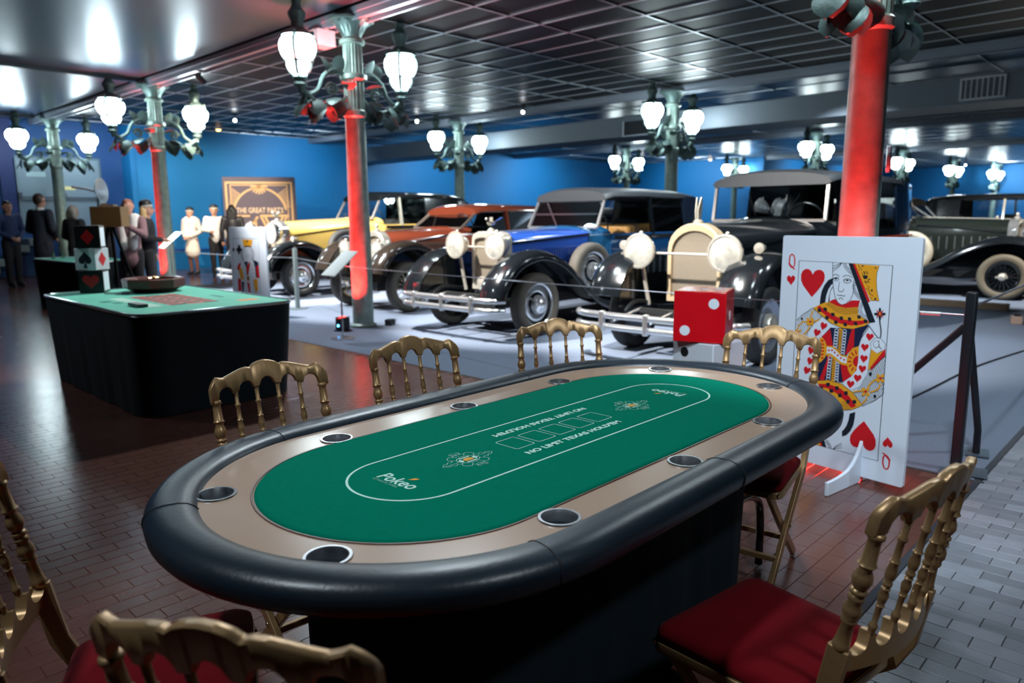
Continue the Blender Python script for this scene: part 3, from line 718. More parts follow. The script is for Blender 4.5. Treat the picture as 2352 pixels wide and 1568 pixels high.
    for k in range(61):
        u = -1+2*k/60; x = u*HW; zt = .590
        for a_, b_ in zip(sp, sp[1:]):
            if a_ <= u <= b_:
                t = (u-a_)/(b_-a_)
                if .14 < t < .86: zt = .590-.024*math.sqrt(max(0, 1-((t-.5)/.36)**2))
                else: zt = .606 if abs(u) < .93 else .59
        zb = .540-.012*math.cos(u*PI/2); c = yb(.57)+cur(x)
        rings.append([(x, c-.011, zb), (x, c+.011, zb), (x, c+.011, zt), (x, c-.011, zt)])
    MB().loft(rings).build('lower_rail', GOLD, root, smooth=30)
    # seat
    P = []
    for (cx, cy, a0) in ((.150, -.160, -PI/2), (.172, .165, 0), (-.172, .165, PI/2), (-.150, -.160, PI)):
        for k in range(7): a = a0+PI/2*k/6; P.append((cx+.035*math.cos(a), cy+.035*math.sin(a)))
    def ring(sc, z): return [(x*sc, y*sc, z) for x, y in P]
    MB().loft([ring(1.0, .380), ring(1.0, .402), ring(.99, .406)]).build('seat_frame', GOLD, root, smooth=50, bevel=.002)
    MB().loft([ring(.955, .404), ring(.985, .416), ring(.975, .430), ring(.91, .442), ring(.72, .450), ring(.40, .453), ring(.1, .454)]).build('seat', VELVET, root, smooth=70)
    MB().bar((-HW, .12, .118), (HW, .12, .118), .018, .022).build('stretcher', GOLD, root, bevel=.003)
    MB().bar((-HW+.02, -.11, .112), (HW-.02, -.11, .112), .018, .022).build('stretcher', GOLD, root, bevel=.003)
GRP = 'gilt folding chairs around the poker table'
chair_specs = [
    ((1.149, 1.908, 3.084), 'gold chair on the far side of the poker table, nearest the roulette table corner'),
    ((1.766, 1.943, 3.02), 'gold chair on the far side of the poker table against the pale lit floor'),
    ((2.384, 1.885, 2.536), 'gold chair at the far corner of the poker table below the blue car wheel'),
    ((2.658, 1.272, 1.709), 'gold chair at the table end between the dice and the queen card board'),
    ((1.57, .655, -.14), 'gold chair with dark red velvet seat beside the grey brick path'),
    ((.627, .985, -1.052), 'gold chair close up at the bottom of the picture, seen from behind'),
    ((.527, 1.573, -2.019), 'gold chair with bright red seat cut by the left edge of the picture'),
]
chair0 = None
for (cx, cy, rz), lab in chair_specs:
    loc = (cx, cy, .001)
    if chair0 is None:
        chair0 = thing('gilt_chair', lab, 'chair', loc, rz, GRP); chair_parts(chair0)
    else: dup(chair0, loc, rz, lab, GRP)
QUEEN = [
('R',0,[(62,1053),(62,1056),(65,1062),(72,1067),(80,1065),(86,1058),(87,1047),(82,1037),(74,1027),(68,1019),(65,1012),(64,1010),(64,1012),(60,1018),(52,1026),(43,1034),(37,1044),(37,1055),(42,1063),(50,1066),(57,1062),(61,1056)],1),
('R',-9,[(61,1183),(72,1176),(78,1157),(79,1129),(74,1114),(63,1110),(52,1119),(46,1140),(47,1165),(52,1179)],1),
('R',8,[(41,1130),(54,1125),(67,1112),(76,1103),(84,1103)],1),
('R',0,[(191,956),(162,988),(136,1017),(123,1043),(121,1074),(129,1095),(147,1107),(165,1106),(178,1098),(190,1078),(199,1096),(216,1105),(237,1105),(252,1094),(259,1075),(257,1049),(241,1018),(215,983)],1),
('K',0,[(303,1066),(279,1053),(259,1025),(246,991),(241,955),(240,917),(270,932),(274,969),(283,1003),(297,1028),(305,1036)],1),
('K',2,[(307,1017),(296,997),(290,965),(288,938)],0),
('K',2,[(307,1019),(296,998),(291,965),(291,938)],0),
('K',2,[(306,1021),(296,998),(292,965),(294,938)],0),
('R',0,[(292,938),(311,952),(326,956),(346,937),(365,929),(388,938),(411,956),(459,960),(452,923),(387,914),(326,920)],0),
('Y',0,[(266,932),(292,938),(338,920),(387,914),(450,925),(455,886),(425,877),(377,878),(321,893),(283,911)],0),
('K',2,[(286,935),(332,915),(387,908),(452,920)],0),
('K',2,[(281,929),(330,907),(387,900),(452,912)],0),
('K',2,[(276,924),(328,899),(386,892),(453,904)],0),
('K',2,[(270,919),(326,891),(386,883),(454,896)],0),
('Y',0,[(245,922),(266,931),(321,893),(378,877),(426,876),(457,886),(518,851),(488,827),(430,807),(370,806),(307,826),(255,860),(202,898)],0),
('R',0,[(238,914),(265,897),(323,868),(379,852),(439,852),(503,862),(512,854),(475,836),(423,825),(363,828),(306,847),(260,875),(226,902)],0),
('K',0,[(262,906),(281,906),(284,887),(265,887)],0),
('K',0,[(307,882),(326,882),(329,864),(310,864)],0),
('K',0,[(355,867),(373,867),(376,849),(358,848)],0),
('K',0,[(400,867),(418,867),(421,849),(403,848)],0),
('K',0,[(449,883),(466,883),(469,866),(452,865)],0),
('K',0,[(229,898),(248,898),(251,879),(232,879)],0),
('K',0,[(275,861),(294,861),(297,843),(278,842)],0),
('K',0,[(326,843),(345,843),(348,825),(329,824)],0),
('K',0,[(378,836),(396,836),(399,818),(381,818)],0),
('K',0,[(434,847),(452,847),(455,829),(437,829)],0),
('K',0,[(484,864),(502,864),(505,846),(488,846)],0),
('K',2.5,[(202,898),(255,860),(307,826),(370,806),(430,807),(488,827),(518,851)],0),
('K',2.5,[(298,1151),(301,1101),(305,1049),(314,1002),(326,962),(343,937),(362,928),(385,937),(408,960),(418,987),(421,1022),(416,1056)],0),
('K',2.2,[(343,1050),(339,1016),(339,1004),(346,998),(362,998),(368,1007),(366,1015)],0),
('K',2.5,[(305,1079),(317,1088),(330,1084),(341,1074)],0),
('K',2.5,[(358,1074),(369,1084),(390,1084),(413,1074)],0),
('K',-2,[(337,1063),(336,1058),(332,1054),(326,1052),(319,1052),(313,1053),(309,1056),(307,1061),(308,1065),(312,1069),(318,1071),(325,1071),(331,1070),(335,1067)],0),
('K',0,[(327,1064),(326,1060),(322,1059),(318,1060),(316,1063),(318,1066),(322,1068),(326,1067)],0),
('K',2.6,[(307,1062),(322,1068),(337,1063)],0),
('K',-2,[(405,1058),(403,1053),(398,1049),(390,1046),(380,1045),(372,1047),(366,1050),(363,1055),(365,1061),(370,1065),(379,1068),(388,1068),(396,1067),(402,1063)],0),
('K',0,[(389,1059),(388,1055),(384,1054),(380,1055),(379,1058),(380,1061),(384,1063),(388,1062)],0),
('K',2.6,[(363,1057),(384,1063),(405,1058)],0),
('K',2.6,[(333,981),(343,977),(358,979),(375,975),(377,982)],0),
('K',2.4,[(344,956),(350,964),(359,966),(368,956)],0),
('K',2,[(299,1128),(320,1135),(338,1144),(349,1149)],1),
('K',2,[(300,1115),(321,1125),(338,1138),(349,1149)],1),
('K',2,[(301,1102),(321,1116),(339,1132),(349,1149)],1),
('K',2,[(354,1148),(363,1128),(382,1107),(409,1087)],1),
('K',2,[(362,1148),(371,1128),(389,1112),(411,1095)],1),
('K',2,[(369,1148),(378,1129),(396,1117),(413,1103)],1),
('K',2,[(419,1062),(415,1027),(424,999),(445,974),(465,965)],0),
('K',2,[(425,1053),(421,1027),(429,1002),(448,982),(464,973)],0),
('K',2,[(430,1044),(426,1028),(434,1005),(451,989),(464,981)],0),
('K',2,[(472,957),(458,932),(454,906),(469,878),(505,862)],0),
('K',2,[(473,947),(465,929),(462,907),(475,884),(503,872)],0),
('K',2,[(474,938),(471,927),(470,907),(480,890),(502,882)],0),
('K',0,[(385,1148),(408,1147),(546,857),(514,848)],1),
('R',0,[(408,1147),(419,1146),(511,960),(500,952)],1),
('Y',0,[(419,1146),(544,1142),(535,1108),(535,1069),(540,1024),(556,966),(513,965),(472,1039)],1),
('K',2,[(544,1142),(535,1108),(535,1069),(540,1024),(556,966),(513,965)],0),
('K',0,[(464,1137),(463,1134),(461,1132),(457,1133),(455,1135),(454,1139),(456,1141),(460,1142),(463,1141)],0),
('K',0,[(531,1130),(530,1128),(528,1126),(525,1126),(523,1128),(523,1132),(524,1134),(527,1135),(530,1133)],0),
('K',0,[(521,1016),(520,1013),(516,1010),(513,1011),(510,1014),(510,1017),(512,1021),(516,1021),(519,1020)],0),
('K',0,[(542,975),(541,971),(538,969),(534,969),(532,972),(531,976),(534,979),(537,980),(541,978)],0),
('K',0,[(445,1118),(444,1116),(442,1115),(440,1115),(439,1116),(439,1118),(440,1120),(442,1120),(444,1119)],0),
('K',0,[(492,1024),(492,1022),(490,1021),(488,1021),(487,1022),(487,1024),(488,1026),(490,1026),(491,1026)],0),
('K',0,[(517,977),(516,976),(515,974),(513,975),(511,976),(511,978),(512,980),(514,980),(516,979)],0),
('K',0,[(456,1107),(463,1087),(477,1091),(490,1089),(488,1075),(477,1070),(468,1075)],0),
('K',6,[(467,1110),(475,1094)],0),
('K',6,[(478,1105),(483,1111)],0),
('K',6,[(485,1097),(489,1105)],0),
('K',6,[(492,1069),(503,1073)],0),
('K',6,[(487,1063),(500,1056)],0),
('K',6,[(475,1062),(488,1049)],0),
('K',2.5,[(437,1143),(441,1131),(453,1125),(456,1113)],0),
('K',2.5,[(491,1038),(501,1033),(498,1016),(510,997),(525,987)],0),
('K',1.5,[(115,752),(124,734)],0),
('K',1.5,[(114,778),(135,736)],0),
('K',1.5,[(113,804),(148,734)],0),
('K',1.5,[(116,823),(159,735)],0),
('K',1.5,[(123,832),(170,736)],0),
('K',1.5,[(131,840),(178,745)],0),
('K',1.5,[(139,848),(181,764)],0),
('K',1.5,[(147,856),(187,775)],0),
('K',1.5,[(156,861),(194,784)],0),
('K',1.5,[(164,869),(200,795)],0),
('K',1.5,[(173,874),(206,807)],0),
('K',1.5,[(181,882),(213,815)],0),
('K',1.5,[(190,886),(221,823)],0),
('K',1.5,[(198,894),(228,831)],0),
('K',1.5,[(210,892),(236,840)],0),
('K',1.5,[(228,879),(243,848)],0),
('K',1.5,[(246,866),(252,852)],0),
('K',2.2,[(202,898),(145,855),(110,820)],0),
('K',2.2,[(258,857),(213,813),(183,766),(175,734)],0),
('Y',9,[(205,885),(197,860),(190,841)],0),
('Y',9,[(246,841),(222,826),(199,823)],0),
('Y',9,[(186,822),(147,815),(125,791),(114,755)],0),
('Y',9,[(192,814),(189,785),(171,759),(159,745)],0),
('Y',0,[(211,805),(206,802),(199,803),(194,808),(193,815),(197,819),(204,820),(211,817),(213,810)],0),
('Y',0,[(174,800),(171,806),(173,812),(179,817),(186,818),(190,814),(191,808),(187,802),(180,799)],0),
('Y',0,[(171,838),(177,841),(184,840),(189,834),(190,828),(185,824),(179,823),(172,826),(169,833)],0),
('Y',0,[(209,842),(212,837),(210,830),(204,826),(197,825),(192,828),(192,835),(196,841),(203,844)],0),
('R',0,[(197,822),(196,818),(193,816),(189,816),(186,819),(186,823),(188,826),(192,828),(196,826)],0),
('Y',0,[(142,740),(137,737),(131,739),(127,743),(127,748),(131,752),(136,752),(141,749),(144,745)],0),
('Y',0,[(111,736),(109,740),(110,746),(115,750),(121,751),(125,748),(125,742),(122,737),(116,735)],0),
('Y',0,[(109,767),(114,769),(120,768),(124,764),(124,759),(121,755),(115,754),(110,757),(107,762)],0),
('Y',0,[(140,771),(142,766),(141,761),(136,757),(130,756),(126,759),(126,764),(130,769),(135,772)],0),
('R',0,[(130,754),(129,751),(127,749),(123,749),(121,751),(121,754),(123,757),(126,758),(129,757)],0),
('K',0,[(149,833),(148,828),(144,825),(140,826),(137,829),(136,834),(139,838),(143,840),(147,838)],0),
('R',0,[(272,815),(274,817),(278,821),(284,823),(289,820),(291,813),(289,805),(283,798),(275,793),(268,788),(264,784),(263,783),(263,784),(262,790),(258,797),(254,805),(253,814),(255,821),(261,826),(267,827),(272,822),(273,817)],0),
('R',0,[(238,774),(239,776),(243,781),(249,783),(254,780),(257,773),(254,765),(248,758),(240,752),(233,748),(229,743),(228,742),(228,744),(227,749),(223,756),(219,764),(217,773),(220,781),(226,786),(232,786),(237,782),(238,777)],0),
('R',0,[(210,672),(211,675),(215,679),(221,681),(227,678),(229,671),(227,663),(220,656),(212,650),(205,645),(201,641),(200,639),(200,641),(199,646),(195,654),(191,662),(189,671),(192,679),(198,684),(205,684),(209,680),(210,675)],0),
('R',0,[(209,613),(210,616),(214,620),(221,622),(226,619),(229,612),(226,604),(220,597),(211,591),(204,586),(200,582),(199,580),(199,582),(198,587),(194,594),(190,603),(189,611),(191,619),(197,625),(204,625),(208,621),(209,616)],0),
('R',0,[(192,558),(193,560),(198,564),(204,567),(210,564),(212,557),(209,549),(203,541),(194,535),(187,530),(183,526),(182,524),(182,526),(181,531),(177,538),(173,547),(171,555),(174,564),(180,569),(187,570),(191,566),(193,560)],0),
('N',0,[(274,759),(309,802),(370,805),(430,807),(518,842),(490,797),(473,748),(469,721),(438,708),(410,669),(411,621),(426,581),(400,517),(329,511),(252,498),(256,597),(300,659),(293,713)],0),
('R',0,[(309,794),(277,762),(262,748),(286,724),(297,695),(335,682)],0),
('R',0,[(425,805),(442,810),(444,715),(413,675),(400,667)],0),
('R',0,[(305,654),(301,622),(265,509),(292,513),(310,599),(322,650)],0),
('R',0,[(379,610),(411,622),(422,593),(445,561),(399,520),(387,569)],0),
('Y',0,[(357,802),(377,803),(373,675),(360,676)],0),
('Y',0,[(332,645),(352,645),(350,514),(332,512)],0),
('K',4,[(358,790),(374,791)],0),
('K',4,[(358,779),(374,780)],0),
('K',4,[(358,768),(373,769)],0),
('K',4,[(358,758),(373,758)],0),
('K',4,[(358,747),(373,748)],0),
('K',4,[(358,736),(373,737)],0),
('K',4,[(358,725),(372,726)],0),
('K',4,[(358,715),(372,715)],0),
('K',4,[(358,704),(372,705)],0),
('K',4,[(358,693),(372,694)],0),
('K',4,[(358,682),(372,683)],0),
('K',4,[(334,636),(349,637)],0),
('K',4,[(334,626),(349,627)],0),
('K',4,[(334,615),(348,616)],0),
('K',4,[(333,604),(348,605)],0),
('K',4,[(333,593),(348,594)],0),
('K',4,[(333,582),(348,583)],0),
('K',4,[(333,571),(348,572)],0),
('K',4,[(333,560),(348,561)],0),
('K',4,[(332,549),(347,550)],0),
('K',4,[(332,538),(347,539)],0),
('K',4,[(332,526),(347,528)],0),
('W',-3,[(355,790),(353,782),(347,778),(340,779),(335,784),(335,791),(339,797),(346,799),(352,796)],0),
('W',-3,[(399,792),(397,785),(392,781),(385,781),(381,786),(380,793),(384,799),(391,801),(396,798)],0),
('W',-3,[(355,774),(353,767),(347,763),(340,763),(335,768),(334,775),(338,781),(345,784),(352,781)],0),
('W',-3,[(399,776),(397,769),(392,765),(385,765),(380,771),(380,778),(384,784),(390,786),(396,783)],0),
('W',-3,[(354,758),(352,751),(347,747),(339,747),(334,752),(334,760),(338,766),(345,768),(352,765)],0),
('W',-3,[(398,761),(397,754),(391,750),(385,750),(380,755),(379,762),(383,768),(390,770),(396,767)],0),
('W',-3,[(354,743),(352,736),(346,731),(339,732),(334,737),(334,744),(338,750),(345,752),(351,749)],0),
('W',-3,[(398,745),(396,738),(391,734),(384,734),(380,739),(379,747),(383,753),(389,755),(395,752)],0),
('W',-3,[(354,727),(352,720),(346,716),(339,716),(334,721),(333,728),(338,735),(345,737),(351,734)],0),
('W',-3,[(398,730),(396,723),(390,719),(384,719),(379,724),(379,731),(382,737),(389,739),(395,737)],0),
('W',-3,[(354,712),(352,704),(346,700),(339,700),(334,705),(333,713),(337,719),(344,721),(351,718)],0),
('W',-3,[(397,714),(395,707),(390,703),(383,703),(379,708),(378,716),(382,722),(388,724),(394,721)],0),
('W',-3,[(353,696),(351,689),(345,684),(338,685),(333,690),(333,697),(337,703),(344,705),(350,703)],0),
('W',-3,[(397,699),(395,692),(389,687),(383,688),(378,693),(378,700),(382,706),(388,708),(394,705)],0),
('W',-3,[(353,680),(351,673),(345,669),(338,669),(333,674),(333,681),(337,687),(344,690),(350,687)],0),
('W',-3,[(396,683),(394,676),(389,672),(382,672),(378,677),(377,684),(381,691),(388,693),(394,690)],0),
('W',-3,[(353,665),(351,657),(345,653),(338,653),(333,658),(332,665),(336,672),(343,674),(350,671)],0),
('W',-3,[(396,668),(394,661),(389,656),(382,656),(377,661),(377,669),(381,675),(387,677),(393,674)],0),
('W',-3,[(329,639),(327,631),(321,627),(315,627),(310,632),(309,640),(313,646),(320,648),(326,645)],0),
('W',-3,[(371,627),(369,620),(364,615),(358,616),(354,621),(353,628),(357,634),(363,636),(369,634)],0),
('W',-3,[(328,622),(327,615),(321,610),(314,611),(309,616),(309,623),(313,629),(319,632),(326,629)],0),
('W',-3,[(371,612),(370,605),(364,600),(358,600),(354,605),(353,613),(357,619),(363,621),(369,618)],0),
('W',-3,[(328,606),(326,598),(320,594),(314,594),(309,599),(308,607),(312,613),(319,615),(325,612)],0),
('W',-3,[(371,597),(370,590),(364,585),(358,585),(354,590),(353,598),(357,604),(363,606),(369,603)],0),
('W',-3,[(327,589),(326,582),(320,577),(313,577),(308,583),(308,590),(312,596),(319,599),(325,596)],0),
('W',-3,[(371,582),(370,574),(364,570),(358,570),(354,575),(353,583),(357,589),(363,591),(369,588)],0),
('W',-3,[(327,573),(325,565),(320,561),(313,561),(308,566),(307,573),(311,580),(318,582),(324,579)],0),
('W',-3,[(371,567),(370,559),(365,555),(358,555),(354,560),(353,567),(357,574),(363,576),(369,573)],0),
('W',-3,[(327,556),(325,549),(319,544),(312,544),(307,549),(307,557),(311,563),(318,566),(324,563)],0),
('W',-3,[(371,551),(370,544),(365,540),(358,540),(354,545),(353,552),(357,558),(363,561),(369,558)],0),
('W',-3,[(326,540),(324,532),(319,527),(312,528),(307,533),(306,540),(311,547),(317,549),(323,546)],0),
('W',-3,[(372,536),(370,529),(365,524),(358,525),(354,530),(353,537),(357,543),(363,546),(369,543)],0),
('W',-3,[(326,523),(324,516),(318,511),(311,511),(307,516),(306,523),(310,530),(317,532),(323,530)],0),
('W',-3,[(372,521),(370,514),(365,509),(358,509),(354,514),(353,522),(357,528),(363,530),(369,528)],0),
('Y',0,[(297,702),(328,704),(354,691),(380,664),(411,662),(414,610),(378,613),(345,635),(319,650),(298,646)],0),
('W',0,[(296,695),(326,695),(349,683),(378,656),(410,654),(411,622),(381,625),(349,647),(322,662),(298,660)],0),
('R',0,[(310,681),(310,681),(312,683),(313,683),(315,683),(316,680),(316,678),(314,676),(311,674),(309,672),(308,671),(308,671),(308,671),(307,673),(306,675),(305,677),(304,680),(304,682),(306,684),(308,684),(310,683),(310,681)],0),
('R',0,[(327,683),(328,684),(329,685),(331,686),(333,685),(333,683),(333,680),(331,678),(329,677),(326,675),(325,674),(325,673),(325,674),(325,675),(323,677),(322,680),(321,682),(322,685),(324,686),(326,687),(327,685),(327,684)],0),
('R',0,[(344,673),(344,674),(345,675),(347,676),(349,675),(350,673),(349,671),(347,669),(345,667),(343,665),(342,664),(341,663),(341,664),(341,665),(340,668),(338,670),(337,672),(338,675),(340,677),(342,677),(343,676),(344,674)],0),
('R',0,[(361,660),(361,661),(362,662),(364,663),(366,662),(367,660),(366,657),(364,655),(362,653),(360,652),(359,651),(358,650),(358,651),(358,652),(357,654),(355,657),(354,659),(355,662),(357,663),(359,663),(360,662),(361,661)],0),
('R',0,[(379,648),(379,649),(380,650),(382,651),(384,650),(385,648),(384,646),(382,643),(380,642),(378,640),(377,639),(376,638),(376,639),(376,640),(375,642),(373,645),(373,647),(373,650),(375,651),(377,652),(378,650),(379,649)],0),
('R',0,[(397,641),(398,642),(399,643),(401,644),(402,643),(403,641),(403,639),(401,637),(399,635),(397,633),(395,632),(395,631),(395,632),(395,634),(394,636),(392,638),(391,641),(392,643),(394,645),(396,645),(397,644),(398,642)],0),
('Y',0,[(253,744),(275,738),(293,710),(299,677),(292,639),(271,611),(250,596)],0),
('R',11,[(262,728),(276,723)],0),
('R',11,[(263,708),(279,705)],0),
('R',11,[(265,688),(282,688)],0),
('R',11,[(266,668),(283,671)],0),
('R',11,[(267,648),(282,653)],0),
('R',11,[(269,628),(281,635)],0),
('Y',0,[(470,723),(438,708),(416,670),(411,627),(424,584),(442,560),(467,594),(473,648)],0),
('R',0,[(475,611),(468,611),(461,613),(455,617),(450,622),(447,629),(445,637),(445,645),(448,653),(452,660),(457,665),(464,669),(471,672)],0),
('R',9,[(466,602),(463,578)],0),
('R',9,[(452,608),(441,587)],0),
('R',9,[(441,620),(424,607)],0),
('R',9,[(437,636),(417,633)],0),
('R',9,[(439,653),(420,660)],0),
('R',9,[(448,667),(434,684)],0),
('R',9,[(461,677),(454,700)],0),
('K',2.2,[(469,721),(480,767),(519,835)],0),
('K',2.2,[(519,832),(550,795),(572,775)],0),
('W',0,[(523,818),(492,774),(475,725),(473,642),(467,594),(442,557),(397,515),(430,474),(487,508),(523,580),(527,685),(549,769)],0),
('R',0,[(524,786),(524,788),(527,793),(533,796),(539,794),(543,788),(543,780),(538,773),(531,766),(526,760),(523,755),(522,753),(522,755),(519,760),(514,766),(508,773),(504,780),(505,788),(509,794),(516,796),(521,793),(523,788)],0),
('R',0,[(502,729),(503,731),(506,736),(511,739),(518,738),(522,732),(521,724),(517,716),(510,709),(504,703),(501,698),(501,696),(500,698),(498,703),(492,709),(486,716),(482,723),(483,731),(487,737),(494,739),(499,736),(502,731)],0),
('R',0,[(502,670),(502,672),(505,677),(511,680),(517,678),(521,672),(521,664),(516,657),(510,650),(504,643),(501,638),(500,637),(500,638),(497,643),(492,649),(486,656),(482,663),(482,671),(487,678),(493,680),(499,677),(501,672)],0),
('R',0,[(498,615),(498,617),(501,622),(507,625),(513,624),(517,618),(517,610),(512,602),(505,595),(500,588),(497,584),(496,582),(496,584),(493,588),(488,594),(482,601),(478,609),(478,617),(483,623),(489,625),(495,622),(497,617)],0),
('R',0,[(476,562),(477,565),(480,570),(485,573),(492,572),(496,566),(496,558),(491,550),(484,542),(478,536),(475,531),(475,529),(474,531),(472,535),(466,541),(460,548),(456,556),(456,564),(461,570),(468,572),(473,569),(476,565)],0),
('R',0,[(441,524),(442,526),(445,531),(451,535),(457,533),(461,527),(461,519),(456,511),(449,503),(443,497),(440,492),(440,490),(439,492),(437,496),(431,502),(425,509),(421,517),(421,525),(426,531),(433,534),(438,531),(441,526)],0),
('W',0,[(528,749),(549,775),(577,779),(606,751),(601,725),(566,697),(535,716)],0),
('K',2,[(529,747),(549,774),(577,779),(606,751),(602,730)],0),
('K',2,[(529,747),(535,716),(566,697),(593,713)],0),
('K',2,[(575,747),(573,736),(566,728),(556,727),(548,732),(544,743),(546,754),(554,762),(563,763),(572,757)],0),
('K',2,[(572,767),(572,738),(589,723)],0),
('K',2,[(556,724),(575,733),(584,722)],0),
('Y',0,[(535,716),(566,697),(597,715),(559,647),(526,599)],0),
('R',0,[(607,728),(597,715),(539,622),(542,605),(609,694)],0),
('K',2,[(535,716),(526,599),(610,691)],0),
('K',1.5,[(460,471),(465,461)],0),
('K',1.5,[(467,480),(486,440)],0),
('K',1.5,[(474,488),(506,422)],0),
('K',1.5,[(481,496),(519,418)],0),
('K',1.5,[(487,505),(527,423)],0),
('K',1.5,[(493,516),(534,431)],0),
('K',1.5,[(498,528),(542,437)],0),
('K',1.5,[(503,540),(550,442)],0),
('K',1.5,[(508,551),(558,447)],0),
('K',1.5,[(513,563),(566,452)],0),
('K',1.5,[(518,574),(574,457)],0),
('K',1.5,[(523,586),(581,465)],0),
('K',1.5,[(528,597),(587,474)],0),
('K',1.5,[(535,605),(595,479)],0),
('K',1.5,[(541,613),(601,487)],0),
('K',1.5,[(548,621),(608,495)],0),
('K',1.5,[(556,626),(616,500)],0),
('K',1.5,[(562,634),(618,518)],0),
('K',1.5,[(569,642),(616,542)],0),
('K',1.5,[(575,650),(615,566)],0),
('K',1.5,[(582,658),(614,590)],0),
('K',1.5,[(590,662),(614,611)],0),
('K',1.5,[(596,670),(613,635)],0),
('K',1.5,[(602,678),(612,659)],0),
('K',1.5,[(609,686),(610,683)],0),
('K',2.2,[(455,469),(512,412),(573,453),(613,493)],0),
('Y',9,[(457,476),(489,488),(512,492)],0),
('Y',9,[(531,475),(530,451),(511,424)],0),
('Y',9,[(533,505),(539,529),(565,560),(587,570)],0),
('Y',9,[(547,490),(586,514),(597,546)],0),
('Y',0,[(544,473),(539,470),(532,471),(527,477),(526,483),(530,488),(537,489),(543,486),(546,480)],0),
('Y',0,[(507,466),(504,472),(506,479),(512,485),(518,486),(523,483),(523,476),(519,469),(513,465)],0),
('Y',0,[(504,507),(509,510),(516,509),(521,504),(522,497),(518,492),(511,491),(505,494),(502,501)],0),
('Y',0,[(541,514),(544,508),(542,501),(536,496),(530,494),(525,498),(525,504),(529,511),(535,515)],0),
('R',0,[(530,491),(529,486),(526,483),(521,483),(518,486),(518,492),(520,496),(525,498),(529,496)],0),
('Y',0,[(613,556),(608,553),(601,554),(596,560),(596,566),(599,571),(606,572),(612,568),(615,562)],0),
('Y',0,[(577,550),(574,555),(576,562),(582,568),(588,569),(593,566),(593,559),(589,552),(583,549)],0),
('Y',0,[(574,590),(579,593),(586,591),(591,586),(591,580),(588,575),(581,574),(575,577),(572,584)],0),
('Y',0,[(610,596),(613,590),(611,583),(605,578),(599,577),(595,580),(594,587),(598,593),(604,597)],0),
('R',0,[(600,574),(599,569),(595,566),(591,566),(588,569),(588,574),(590,579),(594,580),(598,578)],0),
('K',0,[(549,589),(548,582),(543,578),(538,578),(534,583),(533,589),(537,595),(542,597),(547,595)],0),
('K',0,[(580,477),(579,471),(575,467),(570,468),(567,472),(566,478),(569,483),(574,485),(578,482)],0),
('K',0,[(596,904),(593,900),(587,897),(579,897),(573,900),(573,904),(578,908),(586,909),(593,908)],0),
('R',0,[(573,902),(588,882),(567,895)],0),
('K',0,[(569,869),(565,872),(562,878),(562,887),(565,892),(569,892),(573,888),(574,880),(573,873)],0),
('R',0,[(567,895),(548,878),(560,901)],0),
('K',0,[(537,898),(539,903),(546,906),(554,906),(559,903),(560,899),(555,895),(547,893),(540,895)],0),
('R',0,[(560,901),(545,921),(566,908)],0),
('K',0,[(564,933),(568,931),(571,924),(571,916),(568,911),(564,910),(560,915),(559,923),(560,930)],0),
('R',0,[(566,908),(584,925),(573,902)],0),
('Y',0,[(571,902),(570,898),(567,896),(564,897),(562,901),(563,905),(566,906),(569,905)],0),
('K',6,[(566,879),(571,852),(579,819),(579,790),(576,777)],0),
('Y',0,[(243,501),(316,516),(391,508),(454,475),(513,417),(486,399),(461,383),(401,366),(335,413),(281,465)],0),
('R',0,[(263,486),(317,495),(387,484),(438,450),(480,404),(454,388),(422,418),(370,451),(312,471),(271,469)],0),
('K',0,[(306,499),(326,504),(329,484),(309,479)],0),
('K',0,[(357,488),(377,493),(379,474),(360,468)],0),
('K',0,[(409,470),(428,475),(431,456),(412,451)],0),
('K',0,[(458,431),(477,436),(479,417),(461,412)],0),
('K',0,[(269,472),(290,478),(292,458),(273,452)],0),
('K',0,[(327,467),(347,473),(350,453),(330,448)],0),
('K',0,[(377,452),(396,457),(399,438),(380,432)],0),
('K',0,[(423,427),(442,433),(445,413),(426,408)],0),
('K',2,[(374,396),(412,379),(425,373)],0),
('K',2,[(386,404),(422,385),(433,375)],0),
('K',2,[(398,411),(431,391),(442,376)],0),
('K',2,[(410,418),(440,396),(450,378)],0),
('K',2.4,[(249,502),(316,517),(391,509),(454,475),(513,417)],0)]
